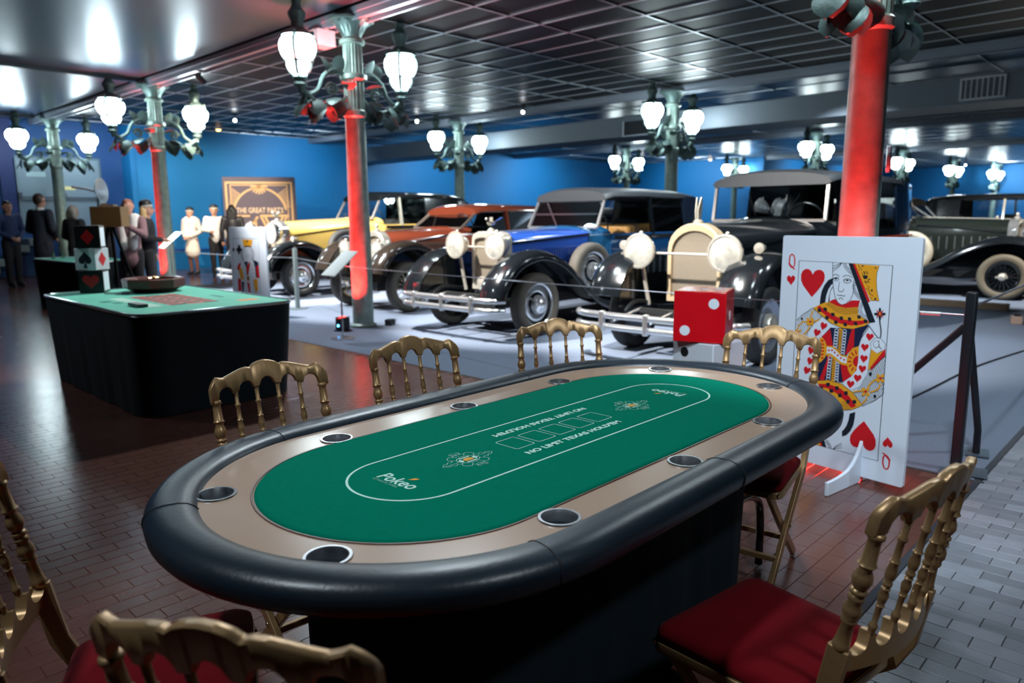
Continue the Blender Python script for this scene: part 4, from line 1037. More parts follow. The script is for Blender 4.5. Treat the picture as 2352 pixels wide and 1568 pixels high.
KING = [
('K',3,[(78,1129),(599,1128)],0),
('K',3,[(78,1129),(11,328)],0),
('K',3,[(599,1128),(564,353)],0),
('Y',0,[(269,1116),(481,1112),(445,1016),(372,1031),(296,1017)],0),
('K',0,[(296,1017),(372,1031),(445,1016),(440,1004),(371,1014),(299,1004)],0),
('K',0,[(376,1099),(373,1094),(365,1091),(357,1093),(355,1099),(358,1104),(366,1106),(374,1104)],0),
('K',0,[(363,1085),(359,1079),(350,1076),(341,1079),(338,1085),(343,1091),(351,1093),(360,1091)],0),
('K',0,[(393,1085),(389,1079),(380,1077),(371,1079),(368,1085),(372,1091),(381,1093),(390,1091)],0),
('K',5,[(365,1094),(362,1066)],0),
('K',0,[(223,1013),(217,998),(202,988),(185,988),(172,997),(168,1013),(175,1028),(190,1038),(207,1038),(220,1029)],0),
('K',0,[(194,971),(187,955),(171,945),(152,945),(138,955),(133,970),(141,986),(157,995),(176,996),(190,986)],0),
('K',0,[(249,972),(242,956),(226,946),(207,946),(193,955),(189,971),(196,986),(212,996),(231,996),(245,987)],0),
('K',0,[(187,989),(200,990),(208,915),(164,914)],0),
('K',0,[(89,986),(86,979),(79,975),(72,975),(66,979),(64,986),(67,993),(74,998),(82,998),(88,993)],0),
('K',0,[(76,967),(73,960),(65,956),(57,956),(50,960),(48,967),(52,974),(59,978),(68,978),(74,974)],0),
('K',0,[(101,968),(98,961),(90,956),(82,956),(75,960),(73,967),(77,974),(84,979),(93,979),(99,974)],0),
('K',0,[(72,976),(79,976),(82,942),(62,941)],0),
('K',3,[(295,1000),(292,907),(342,861),(414,900),(437,1002)],0),
('K',3,[(340,973),(333,936),(356,931)],0),
('K',0,[(329,973),(326,970),(319,969),(312,970),(310,973),(313,975),(320,976),(326,975)],0),
('K',0,[(397,974),(394,971),(387,970),(380,971),(378,974),(381,976),(388,977),(394,977)],0),
('K',3,[(333,908),(381,907)],0),
('K',3,[(281,1000),(253,897),(278,832)],0),
('K',3,[(444,1002),(454,901),(428,835)],0),
('K',3,[(269,991),(242,897),(269,824)],0),
('K',3,[(454,993),(465,901),(438,828)],0),
('K',3,[(257,981),(231,896),(260,816)],0),
('K',3,[(464,984),(476,901),(448,821)],0),
('K',3,[(245,972),(220,896),(251,809)],0),
('K',3,[(474,975),(487,901),(458,813)],0),
('R',0,[(154,763),(212,793),(171,659),(120,705)],0),
('Y',0,[(179,735),(230,699),(251,557),(187,546),(162,640)],0),
('N',0,[(275,803),(364,806),(315,720)],0),
('R',0,[(315,720),(377,796),(404,797),(346,617),(318,616)],0),
('N',0,[(462,836),(566,801),(568,615),(497,575),(491,725)],0),
('R',0,[(513,744),(568,755),(571,573),(519,595)],0),
('Y',0,[(442,564),(530,567),(521,398),(465,377)],0),
('R',0,[(126,563),(188,555),(185,384),(122,381)],0),
('Y',0,[(316,598),(371,599),(362,533),(313,533)],0),
('K',0,[(360,571),(353,556),(339,549),(326,555),(322,569),(329,584),(343,591),(356,585)],0),
('R',0,[(308,512),(362,505),(370,373),(335,371)],0),
('N',0,[(199,527),(253,510),(225,366),(197,365)],0),
('N',5,[(272,700),(300,710)],0),
('N',4,[(414,760),(467,752)],0),
('N',4,[(245,642),(299,625)],0),
('N',5,[(277,672),(306,682)],0),
('N',4,[(417,704),(467,696)],0),
('N',4,[(245,595),(294,578)],0),
('N',5,[(283,644),(311,654)],0),
('N',4,[(419,648),(467,640)],0),
('N',4,[(244,548),(289,530)],0),
('N',5,[(288,615),(316,626)],0),
('N',4,[(422,592),(467,584)],0),
('N',4,[(244,500),(285,483)],0),
('N',5,[(293,587),(322,598)],0),
('N',4,[(425,535),(467,527)],0),
('N',4,[(243,453),(280,435)],0),
('N',5,[(299,559),(327,570)],0),
('N',4,[(428,479),(467,471)],0),
('N',4,[(242,405),(275,387)],0)]
# ------------------------------------------------------------------ giant playing card boards
PCOL = {'R': RED_PRINT, 'K': INK, 'Y': YEL_PRINT, 'N': mat('navy print', (.010, .018, .06), .45), 'W': mat('white print', (.72, .80, .92), .45)}
def card_board(name, lab, CL, CR, H_, art, sym, frame):
    a, b = Vector((*CL, 0)), Vector((*CR, 0)); u = (b-a); W = u.length; rz = math.atan2(u.y, u.x)
    t = thing(name, lab, 'card board', (a.x, a.y, .002), rz, 'giant playing card boards')
    # local: x along the board, z up, the printed face is at y = 0 facing -y ... seen from -y
    P = rrect(W/2, H_/2+.014, W, H_-.028, .012)
    bd = MB().prism([(p[0], p[1]) for p in P], -.012, .012, Matrix.Rotation(PI/2, 4, 'X')).build('board', WHITE_BOARD, t, bevel=.0015)
    bd.location = (0, .012, 0)
    d = -.0006; layer = 0
    items = []
    for col, wd, pts, rot in art:
        items.append((col, wd, [(x/1000, z/1000) for x, z in pts]))
        if rot and sym: items.append((col, wd, [(2*sym[0]-x/1000, 2*sym[1]-z/1000) for x, z in pts]))
    if frame: items.insert(0, ('K', -4, frame))
    mb = MB(); keys = list(PCOL)
    for k, (col, wd, pts) in enumerate(items):
        y = d-.000012*k; mb.mi = keys.index(col)
        if wd == 0:
            n = len(pts); mb._add([(x, y, z) for x, z in pts], [tuple(range(n))])
        else:
            P2 = [Vector((x, 0, z)) for x, z in pts]; cl_ = wd < 0; hw = abs(wd)*.00075*.5+.0004; n = len(P2); A, B = [], []
            for i in range(n):
                dd = (P2[(i+1) % n]-P2[i-1]) if cl_ else (P2[min(i+1, n-1)]-P2[max(i-1, 0)])
                if dd.length < 1e-6: dd = Vector((1, 0, 0))
                dd.normalize(); q = Vector((dd.z, 0, -dd.x)); A.append((P2[i]+q*hw)+Vector((0, y, 0))); B.append((P2[i]-q*hw)+Vector((0, y, 0)))
            mb._add(A+B, [(i, (i+1) % n, n+(i+1) % n, n+i) for i in range(n if cl_ else n-1)])
    mb.build('print', list(PCOL.values()), t, smooth=0)
    # curved stabiliser feet
    prof = [(-.33, 0), (-.33, .07)]+[(-.33+.29*k/10, .07+.035*(k/10)**2+.055*(k/10)**6) for k in range(1, 11)]+[(-.001, .225), (-.001, 0)]
    prb = [(.025, 0), (.025, .26), (.06, .16), (.11, .09), (.16, .07), (.16, 0)]
    for fx in (W*.70, ):
        MB().prism(prof, -.009, .009, Matrix.Translation((fx, 0, 0)) @ Matrix(((0, 0, 1, 0), (1, 0, 0, 0), (0, 1, 0, 0), (0, 0, 0, 1)))).build('foot', WHITE_BOARD, t, bevel=.002)
        MB().prism(prb, -.009, .009, Matrix.Translation((fx, 0, 0)) @ Matrix(((0, 0, 1, 0), (1, 0, 0, 0), (0, 1, 0, 0), (0, 0, 0, 1)))).build('foot', WHITE_BOARD, t, bevel=.002)
    return t
card_board('playing_card_board', 'giant white queen of hearts playing card board on a curved foot', (4.04, 1.755), (3.93, 1.02), 1.285, QUEEN, (.358, .644), [(.105, 1.150), (.610, 1.146), (.611, .138), (.106, .142)])
card_board('playing_card_board', 'giant king of clubs playing card board behind the roulette table', (4.90, 10.22), (5.075, 9.50), 1.285, KING, None, None)

# ------------------------------------------------------------------ giant dice
DIE_R = mat('glossy red card', (.62, .004, .012), .22, coat=.3, noise=(4, .04)); DIE_W = mat('white card', (.62, .68, .76), .4); PIP_W = mat('white pip', (.72, .80, .88), .4); PIP_K = mat('black pip', (.008, .01, .012), .4)
def die(loc, rz, s, body, pip, faces, lab, name='giant_die', grp='giant dice tower'):
    t = thing(name, lab, 'die', loc, rz, grp)
    MB().box((0, 0, s/2), (s, s, s)).build('body', body, t, bevel=.006)
    for axis, spots in faces.items():
        for (a, b) in spots:
            c = {'-y': (a*s, -s/2, s/2+b*s), '+x': (s/2, a*s, s/2+b*s), '-x': (-s/2, -a*s, s/2+b*s), '+z': (a*s, b*s, s), '+y': (-a*s, s/2, s/2+b*s)}[axis]
            n_ = {'-y': (0, -1, 0), '+x': (1, 0, 0), '-x': (-1, 0, 0), '+z': (0, 0, 1), '+y': (0, 1, 0)}[axis]
            MB().lathe([(.0, -.003), (.10*s, -.003), (.10*s, .0012), (.0, .0014)], c, n_, 22).build('pip', pip, t, smooth=40)
    return t
D2 = [(-.27, -.27), (.27, .27)]
rz_r = math.atan2(2.085-2.384, 4.05-3.95)
ca = Vector((math.cos(rz_r), math.sin(rz_r), 0)); nb = Vector((-ca.y, ca.x, 0))
dc = Vector((3.95, 2.384, 0))+ca*.157+nb*.157
die((dc.x, dc.y, .632), rz_r, .314, DIE_R, PIP_W, {'-y': D2, '+x': [(0, 0)], '+z': [(-.25, -.25), (.25, .25), (0, 0)]}, 'glossy red giant die with white pips on top of the dice tower')
die((dc.x+.02, dc.y-.03, .317), rz_r+math.radians(62), .312, DIE_W, PIP_K, {'-y': [(-.1, .12), (.36, -.28), (-.38, .05)], '-x': [(-.2, .28), (.2, -.02), (.28, -.3)]}, 'white giant die with black pips under the red die')
die((dc.x+.02, dc.y, .001), rz_r+math.radians(20), .314, DIE_R, PIP_W, {'-y': D2, '-x': D2}, 'giant die at the foot of the dice tower, hidden behind the poker table')

# ------------------------------------------------------------------ roulette table
x0_, x1_, y0_, y1_ = 1.83, 3.06, 5.28, 7.52
rt = thing('roulette_table', 'roulette table with teal layout cloth and long black skirt', 'table', ((x0_+x1_)/2, (y0_+y1_)/2, 0))
ox, oy = (x0_+x1_)/2, (y0_+y1_)/2; hx, hy = (x1_-x0_)/2, (y1_-y0_)/2
skirt(MB(), -hx, hx, -hy, hy, .006, .742, .16, .006, .055, 9).build('skirt', BLACK_CLOTH, rt, smooth=60)
TEAL = mat('teal layout cloth', (.14, .50, .40), .75, spec=.25, noise=(3, .15))
P = [(p[0], p[1]) for p in rrect(0, 0, hx*2, hy*2, .16)]
MB().prism(P, .738, .752).build('layout_cloth', TEAL, rt)
MB().tube([(x, y, .748) for x, y in P], .013, 6, closed=True).build('table_edge', mat('silver edge', (.42, .52, .55), .2, .8), rt)
RP = mat('red layout print', (.55, .09, .08), .7); KP = mat('black layout print', (.03, .05, .05), .7); LP_ = mat('pale layout line', (.45, .66, .58), .7); OP = mat('orange layout print', (.80, .22, .04), .6)
mb = MB(); mk = MB()
for i in range(12):
    for j in range(3):
        (mb if (i+j) % 2 else mk).box((-.12+.13*j, -.62+.075*i, .7526), (.122, .068, .001))
mb.build('layout_red_boxes', RP, rt); mk.build('layout_black_boxes', KP, rt)
mb = MB()
for i in range(13): mb.box((.01, -.6575+.075*i, .7524), (.40, .004, .0008))
for j in range(4): mb.box((-.185+.13*j, -.2075, .7524), (.004, .90, .0008))
for j in range(3): mb.box((-.29, -.50+.30*j, .7524), (.10, .27, .0008))
mb.build('layout_lines', LP_, rt)
MB().box((.40, -.72, .7526), (.16, .10, .001)).build('layout_orange_box', OP, rt)
for q, (x, y, w_, h_) in enumerate(((-.43, .02, .07, .10), (-.40, -.15, .06, .08), (.36, -.25, .04, .22))): MB().box((x, y, .7526), (w_, h_, .001)).build('layout_mark', mat('dark teal print', (.01, .16, .15), .7), rt)
rk = tag(MB().box((0, 0, .012), (.07, .22, .022)).build('chip_tray', mat('dark tray', (.02, .03, .03), .4), None, (ox-.38, oy-.52, .7545), bevel=.004), 'small dark tray on the near part of the roulette cloth', 'tray')
MAHOG = mat('polished mahogany', (.085, .014, .010), .34, coat=.1, noise=(6, .3))
rw = thing('roulette_bowl', 'octagonal mahogany roulette wheel bowl on the roulette table', 'roulette', (2.62, 7.02, .756), .3)
MB().lathe([(.0, 0), (.17, 0), (.185, .006), (.262, .040), (.268, .112), (.255, .122), (.228, .114), (.19, .075), (.13, .062), (.0, .060)], n=8).build('bowl', MAHOG, rw, smooth=20)
MB().lathe([(.0, .063), (.14, .066), (.17, .074), (.172, .080), (.14, .074), (.06, .085), (.03, .09), (.0, .09)], n=32).build('rotor', mat('dark rotor', (.02, .03, .07), .15, .4), rw)
tu = MB().lathe([(.0, .088), (.022, .09), (.014, .11), (.02, .125), (.0, .14)], n=12)
for k in range(4): a = PI/2*k; tu.tube([(0, 0, .118), (.055*math.cos(a), .055*math.sin(a), .120)], .006, 6).ball((.058*math.cos(a), .058*math.sin(a), .12), .010, 8, 6)
tu.build('turret', mat('brass turret', (.75, .5, .2), .2, 1.), rw)
CUBE_K = mat('black cube card', (.012, .012, .016), .35); CUBE_W = mat('white cube card', (.62, .68, .76), .4)
def suit_cube(loc, rz, s, lab, body, suits):
    t = thing('suit_cube', lab, 'cube', loc, rz, 'card suit cubes stacked on the roulette table')
    MB().box((0, 0, s/2), (s, s, s)).build('body', body, t, bevel=.004)
    for ax, (kind, m) in suits.items():
        if kind == 'D': pts = [(0, .34), (.27, 0), (0, -.34), (-.27, 0)]
        elif kind == 'H': pts = [(16*math.sin(q)**3/46, (13*math.cos(q)-5*math.cos(2*q)-2*math.cos(3*q)-math.cos(4*q)+1.5)/46) for q in [2*PI*k/24 for k in range(24)]]
        elif kind == 'S': pts = [(16*math.sin(q)**3/50, -(13*math.cos(q)-5*math.cos(2*q)-2*math.cos(3*q)-math.cos(4*q)+1.5)/50+.06) for q in [2*PI*k/24 for k in range(24)]]
        else: pts = [(-.42, -.42), (.42, -.42), (.42, .42), (-.42, .42)]
        def put(pts, nm):
            T = {'-y': Matrix(((1, 0, 0, 0), (0, 0, -1, -s/2), (0, 1, 0, s/2), (0, 0, 0, 1))), '+x': Matrix(((0, 0, 1, s/2), (1, 0, 0, 0), (0, 1, 0, s/2), (0, 0, 0, 1)))}[ax]
            MB().prism([(x*s, y*s) for x, y in pts], -.001, .0012, T).build(nm, m, t)
        put(pts, 'suit_print')
        if kind == 'S': put([(-.03, -.15), (.03, -.15), (.10, -.40), (-.10, -.40)], 'suit_stem')
cxy = (2.23, 7.36); rzc = math.radians(-32)
suit_cube((cxy[0], cxy[1], .756), rzc, .20, 'black cube with a red heart, lowest of the stack on the roulette table', CUBE_K, {'-y': ('H', RED_PRINT), '+x': ('Q', PCOL['W'])})
suit_cube((cxy[0], cxy[1], .957), rzc-.35, .195, 'white cube with a black spade, middle of the stack on the roulette table', CUBE_W, {'-y': ('S', INK), '+x': ('D', RED_PRINT)})
suit_cube((cxy[0], cxy[1], 1.153), rzc+.05, .20, 'black cube with a red diamond, topmost of the stack on the roulette table', CUBE_K, {'-y': ('D', RED_PRINT), '+x': ('Q', PCOL['W'])})
t = thing('dealing_stick', 'short black and silver stick lying beside the suit cubes', 'stick', (2.30, 6.90, .7665), -.9)
MB().tube([(-.16, 0, 0), (.0, 0, 0)], .008, 8).build('silver_rod', STEEL, t); MB().lathe([(.0, 0), (.009, .0), (.009, .07), (.0, .072)], (.0, 0, 0), (1, 0, 0), 10).build('black_handle', BLACK_METAL, t)

# ------------------------------------------------------------------ second gaming table at the back
t = thing('gaming_table', 'smaller gaming table with pale teal top and black skirt at the back left', 'table', (4.05, 13.75, 0), math.radians(2))
skirt(MB(), -.46, .46, -1.0, 1.15, .006, .742, .12, .006, .06, 13, rows=5).build('skirt', BLACK_CLOTH, t, smooth=60)
P = [(p[0], p[1]+.075) for p in rrect(0, 0, .92, 2.15, .12)]
MB().prism(P, .738, .752).build('table_cloth', TEAL, t); MB().tube([(x, y, .747) for x, y in P], .011, 6, closed=True).build('table_edge', bpy.data.materials['silver edge'], t)
gm = glass_mat('drinking glass', (.6, .8, .75), .2)
for k, (x, y) in enumerate(((3.75, 14.35), (3.95, 14.55), (4.1, 14.3), (4.32, 14.45))):
    tag(MB().lathe([(.0, 0), (.028, 0), (.034, .11), (.031, .11), (.026, .006), (.0, .006)], n=12, cap=False).build('drinking_glass', gm, None, (x, y, .753)), ('leftmost of the four drinking glasses on the back gaming table', 'second from left of the four drinking glasses on the back gaming table', 'third from left of the four drinking glasses on the back gaming table', 'rightmost of the four drinking glasses on the back gaming table')[k], 'glass', 'drinking glasses on the back gaming table')
o = thing('round_tray', 'small red and black tray on the back gaming table', 'tray', (4.30, 13.95, .753))
MB().lathe([(.0, 0), (.10, 0), (.13, .02), (.125, .022), (.095, .006), (.0, .006)], n=20, cap=False).build('tray_body', INK, o); MB().lathe([(.0, .007), (.09, .007), (.09, .009), (.0, .009)], n=16).build('tray_lining', RED_PRINT, o)

# ------------------------------------------------------------------ vintage box camera with flash reflector on its tripod
WOOD = mat('oak veneer', (.56, .31, .12), .4, noise=(4, .2))
t = thing('box_camera', 'wooden box camera with round flash reflector on black tripod in front of the guests', 'camera', (3.33, 10.15, .001), math.radians(45))
MB().box((0, 0, 1.44), (.22, .38, .25)).build('wooden_body', WOOD, t, bevel=.006)
MB().box((0, .0, 1.58), (.10, .16, .02)).build('top_plate', mat('pale top', (.8, .55, .25), .3), t)
MB().lathe([(.0, 0), (.055, 0), (.06, .04), (.075, .07), (.0, .075)], (.11, 0, 1.45), (1, 0, 0), 16).build('lens', BLACK_METAL, t)
MB().lathe([(.025, 0), (.10, .02), (.15, .055), (.155, .06), (.148, .06), (.096, .028), (.0, .010)], (-.02, .12, 1.76), (0, -1, .08), 24, cap=False).build('flash_reflector', mat('reflector silver', (.6, .68, .75), .4, .8), t)
MB().tube([(-.02, .12, 1.56), (-.02, .12, 1.74), (-.10, .20, 1.78), (-.2, .33, 1.80)], .012, 8).build('reflector_arm', STEEL, t)
for k in range(3):
    a = 2*PI*k/3+.4; MB().tube([(.03*math.cos(a), .03*math.sin(a), 1.31), (.42*math.cos(a), .42*math.sin(a), .018)], [.022, .016], 8).build('leg', BLACK_METAL, t)

# ------------------------------------------------------------------ art deco backdrop box
PURP = mat('aubergine panel', (.125, .095, .135), .6, noise=(3, .06)); DECO = mat('gold deco print', (.85, .52, .24), .5); PALE = mat('pale gold lettering', (.90, .66, .46), .5)
A_, B_ = Vector((9.28, 19.55, 0)), Vector((10.86, 18.55, 0)); rzb = math.atan2(B_.y-A_.y, B_.x-A_.x)
bb = thing('backdrop_box', 'tall dark photo backdrop box with gold art deco pattern against the blue wall', 'backdrop', (A_.x, A_.y, .002), rzb)
Wb, Hb, Db = (B_-A_).length, 2.52, .55
MB().box((Wb/2, Db/2, Hb/2), (Wb, Db, Hb)).build('panel_box', PURP, bb, bevel=.01)
T = Matrix(((1, 0, 0, 0), (0, 0, -1, -.001), (0, 1, 0, 0), (0, 0, 0, 1)))
def deco(poly, nm='deco_print', m=DECO, h=.006): return MB().prism(poly, 0, h, T).build(nm, m, bb)
def frame_strip(a, b, w_): 
    a, b = Vector((*a, 0)), Vector((*b, 0)); d = (b-a).normalized(); n_ = Vector((-d.y, d.x, 0))*w_/2
    return deco([(a+n_)[:2], (a-n_)[:2], (b-n_)[:2], (b+n_)[:2]])
for o_, w_ in ((.09, .05), (.20, .025)):
    frame_strip((o_, .3), (o_, 2.42-o_*.6), w_); frame_strip((Wb-o_, .3), (Wb-o_, 2.42-o_*.6), w_); frame_strip((o_-w_/2, 2.42-o_*.6), (Wb-o_+w_/2, 2.42-o_*.6), w_)
cx_, r_ = Wb/2, Wb*.37
arc = [(cx_+r_*math.cos(a), 1.50+r_*1.05*math.sin(a)) for a in [PI*.06+PI*.88*k/24 for k in range(25)]]
for a, b in zip(arc, arc[1:]): frame_strip(a, b, .05)
for k in range(9):
    for s in (-1, 1):
        a = PI*.10+k*.045; p = (cx_+s*r_*1.03*math.cos(a+.02*k), 1.50+r_*1.06*math.sin(a+.02*k)); frame_strip(p, (cx_+s*(Wb*.43-.012*k), 1.72+.062*k), .022)
for k in range(9):
    a = PI*1.0+PI*k/8; frame_strip((cx_, 2.30), (cx_+.22*math.cos(a), 2.26+.20*math.sin(a)), .038)
text('lettering', 'THE GREAT PARTY', .20, PALE, bb, (Wb/2, -.008, 1.56), (PI/2, 0, 0), extrude=.004, sx=.72, align='CENTER', bold=.004)
frame_strip((.22, 1.48), (.66, 1.48), .05); frame_strip((.92, 1.48), (Wb-.18, 1.48), .06)
for p, q_ in (((.86, 1.46), (.62, 1.10)), ((.80, .35), (.80, 1.38)), ((.95, 1.46), (1.36, .5)), ((1.05, 1.46), (1.46, .55)), ((1.52, 1.46), (1.08, .5)), ((1.62, 1.46), (1.18, .45)), ((.92, .4), (.92, 1.2)), ((.70, .4), (.70, 1.1)), ((1.62, .4), (1.62, 1.2))): frame_strip(p, q_, .06)
T = Matrix(((0, 0, 1, Wb+.001), (1, 0, 0, 0), (0, 1, 0, 0), (0, 0, 0, 1)))
for x in (.16, .25, .33, .40): frame_strip((x, .3), (x, 2.30), .05)
deco([(.30, 1.7), (.50, 1.6), (.50, 1.3), (.36, .9), (.28, 1.2)])

# ------------------------------------------------------------------ barrier posts, wires, signs, floor lights
PK = mat('black powder coated post', (.012, .016, .022), .4, .4)
p = thing('barrier_post', 'black barrier post with two splayed stays beside the queen card board', 'post', (4.50, .91, .0), 0, 'wire barrier posts')
MB().box((0, 0, .50), (.052, .052, .98)).build('upright', PK, p, bevel=.008)
MB().tube([(.02, .0, .78), (.36, -.02, .16), (.37, -.02, .012)], .020, 8).build('stay', PK, p)
MB().tube([(.0, .02, .80), (.10, .60, .14), (.10, .62, .012)], .020, 8).build('stay', PK, p)
for sx, sy in ((-.09, .0), (.0, -.09), (.10, .64), (.40, -.02)): 
    MB().box((sx, sy, .012), (.16, .12, .008), .2).build('base_plate', mat('steel plate', (.22, .28, .34), .35, .8), p); MB().lathe([(.0, 0), (.013, 0), (.013, .008), (.0, .009)], (sx-.02, sy+.03, .016), n=8).build('bolt', STEEL, p)
GP = mat('grey post', (.19, .23, .24), .45, .4)
def grey_post(x, y, lab):
    q_ = thing('barrier_post', lab, 'post', (x, y, .003), 0, 'wire barrier posts')
    MB().box((0, 0, .47), (.06, .05, .94)).build('upright', GP, q_, bevel=.004); MB().box((0, 0, .006), (.22, .22, .01)).build('base_plate', GP, q_); MB().lathe([(.0, 0), (.02, 0), (.02, .03), (.0, .034)], (0, 0, .94), n=10).build('cap', STEEL, q_)
grey_post(6.0, 10.35, 'grey barrier post in front of the yellow car wheel')
grey_post(5.9, 15.2, 'grey barrier post far back near the white angled sign')
WIRE = mat('steel wire', (.55, .55, .60), .3, .9)
def wire(name, pts, r, lab, cat='wire', m=WIRE, grp=None): return tag(MB().tube(pts, r, 6).build(name, m, None, smooth=60), lab, cat, grp)
def sag(a, b, s, n=10): a, b = Vector(a), Vector(b); return [a.lerp(b, k/n)-Vector((0, 0, s*4*(k/n)*(1-k/n))) for k in range(n+1)]
wire('barrier_wire', [Vector((4.53, .94, .86)), Vector((4.8, 4.0, .83)), Vector((5.12, 7.0, .81)), Vector((5.30, 8.0, .805)), Vector((5.68, 9.3, .80)), Vector((6.0, 10.32, .80))], .0045, 'long thin barrier wire passing in front of the cars')
wire('barrier_wire', sag((6.0, 10.38, .80), (5.9, 15.17, .80), .02), .005, 'thin barrier wire crossing behind the roulette table')
wire('barrier_wire', sag((4.53, .89, .92), (12.3, 1.10, .93), .02), .007, 'thick barrier cable running from the black post out of the picture to the right')
MB().lathe([(.0, 0), (.011, .002), (.011, .10), (.0, .102)], (4.535, 1.16, .852), (.04, -1, .02), 8).build('turnbuckle', STEEL, bpy.data.objects['barrier_wire'])
wire('floor_cable', smoothpoly([(4.9, 1.75, .009), (5.3, 1.62, .009), (6.4, 1.55, .009), (7.8, 1.48, .009), (9.4, 1.25, .009)], n=6), .008, 'black cable lying across the grey carpet', 'cable', BLACK_METAL)
SIGN = mat('white sign panel', (.86, .90, .86), .4)
def sign_stand(x, y, z, lab, rz):
    s = thing('sign_stand', lab, 'sign', (x, y, .003), rz, 'angled information signs')
    MB().lathe([(.0, 0), (.14, 0), (.14, .008), (.0, .010)], n=24).build('base_plate', STEEL, s); MB().tube([(0, 0, .008), (0, 0, z)], .011, 8).build('pole', STEEL, s)
    R = Euler((math.radians(40), 0, 0)).to_matrix(); MB().box((0, 0, z+.02), (.30, .42, .012), R=R).build('sign_panel', SIGN, s, bevel=.002); MB().box((0, .02, z), (.10, .10, .02), R=R).build('bracket', STEEL, s)
sign_stand(4.83, 7.35, .86, 'blank white angled sign on thin pole by the red lit column', math.radians(-92))
sign_stand(5.3, 13.3, 1.02, 'pale angled sign on white pole left of the far red streaked column', math.radians(-92))
LEDB = mat('blue led', (.1, .5, 1), .3, emit=(.08, .42, 1.0), estr=10); LEDR = mat('red lens', (1, .05, .02), .3, emit=(1, .03, .02), estr=14)
def uplight(x, y, lab, rz=0., z=.004):
    u = thing('floor_uplight', lab, 'floor lamp', (x, y, z), rz, 'red floor up-lights')
    MB().box((0, 0, .095), (.12, .14, .16)).build('housing', PK, u, bevel=.012); MB().box((0, 0, .006), (.16, .16, .012)).build('foot', PK, u)
    MB().lathe([(.0, 0), (.04, 0), (.04, .006), (.0, .008)], (0, 0, .173), n=14).build('lens', LEDR, u)
    MB().lathe([(.0, 0), (.016, 0), (.016, .006), (.0, .008)], (-.062, .02, .07), (-1, 0, 0), 12).build('indicator', LEDB, u)
uplight(5.17, 7.86, 'black floor lamp with blue indicator left of the red lit column base', .3)
uplight(5.18, 14.25, 'black floor lamp at the foot of the far red streaked column', .3)
uplight(4.72, 1.86, 'black floor lamp behind the queen card board', .2)
o = thing('cable_box', 'small dark connector box on the carpet right of the red lit column', 'box', (5.86, 7.80, .003), .4); MB().box((0, 0, .04), (.12, .10, .08)).build('body', PK, o, bevel=.01); MB().box((.05, -.05, .05), (.06, .04, .05)).build('plug', STEEL, o)
# kerb and timber under the right hand car row
o = tag(MB().box((12.7, 4.9, .047), (.20, 5.6, .09)).build('timber_beam', mat('raw timber', (.42, .28, .18), .6, noise=(5, .2)), bevel=.006), 'long timber beam lying on the carpet beside the right hand black car', 'beam')
o = thing('floor_socket', 'small brown connector block on the carpet under the right hand car wheel', 'socket', (11.2, 1.75, .003), .3); MB().box((0, 0, .05), (.14, .12, .10)).build('body', mat('brown block', (.28, .2, .16), .5), o, bevel=.008); MB().box((0, 0, .11), (.08, .06, .03)).build('cap', PK, o)
# ------------------------------------------------------------------ veteran and vintage cars
def paint(name, col, rough=.16): return mat(name, col, rough, 0, .5, coat=.6, noise=(1.5, .05))
PB = paint('black car lacquer', (.006, .008, .010)); RUBBER = mat('dusty rubber', (.085, .072, .058), .75, noise=(10, .15)); RUBBER_D = mat('dark rubber', (.018, .018, .019), .7)
LEATH = mat('dark car interior', (.02, .018, .016), .6); TAN = mat('tan upholstery', (.45, .20, .04), .6); LENS = mat('frosted headlamp glass', (.36, .35, .31), .10, spec=.6, coat=1., noise=(14, .6)); REFL = mat('lamp reflector', (.85, .85, .82), .18, 1.)
NICKEL = mat('nickel plate', (.82, .76, .66), .26, .72); CHROME = mat('car chrome', (.88, .89, .90), .16, .88); MESHG = mat('radiator core', (.30, .25, .19), .5, .6, noise=(90, .25)); CGLASS = glass_mat('car window glass', (.88, .93, .96), .07)
ROOFC = mat('black roof leather', (.028, .031, .036), .45, noise=(20, .2))
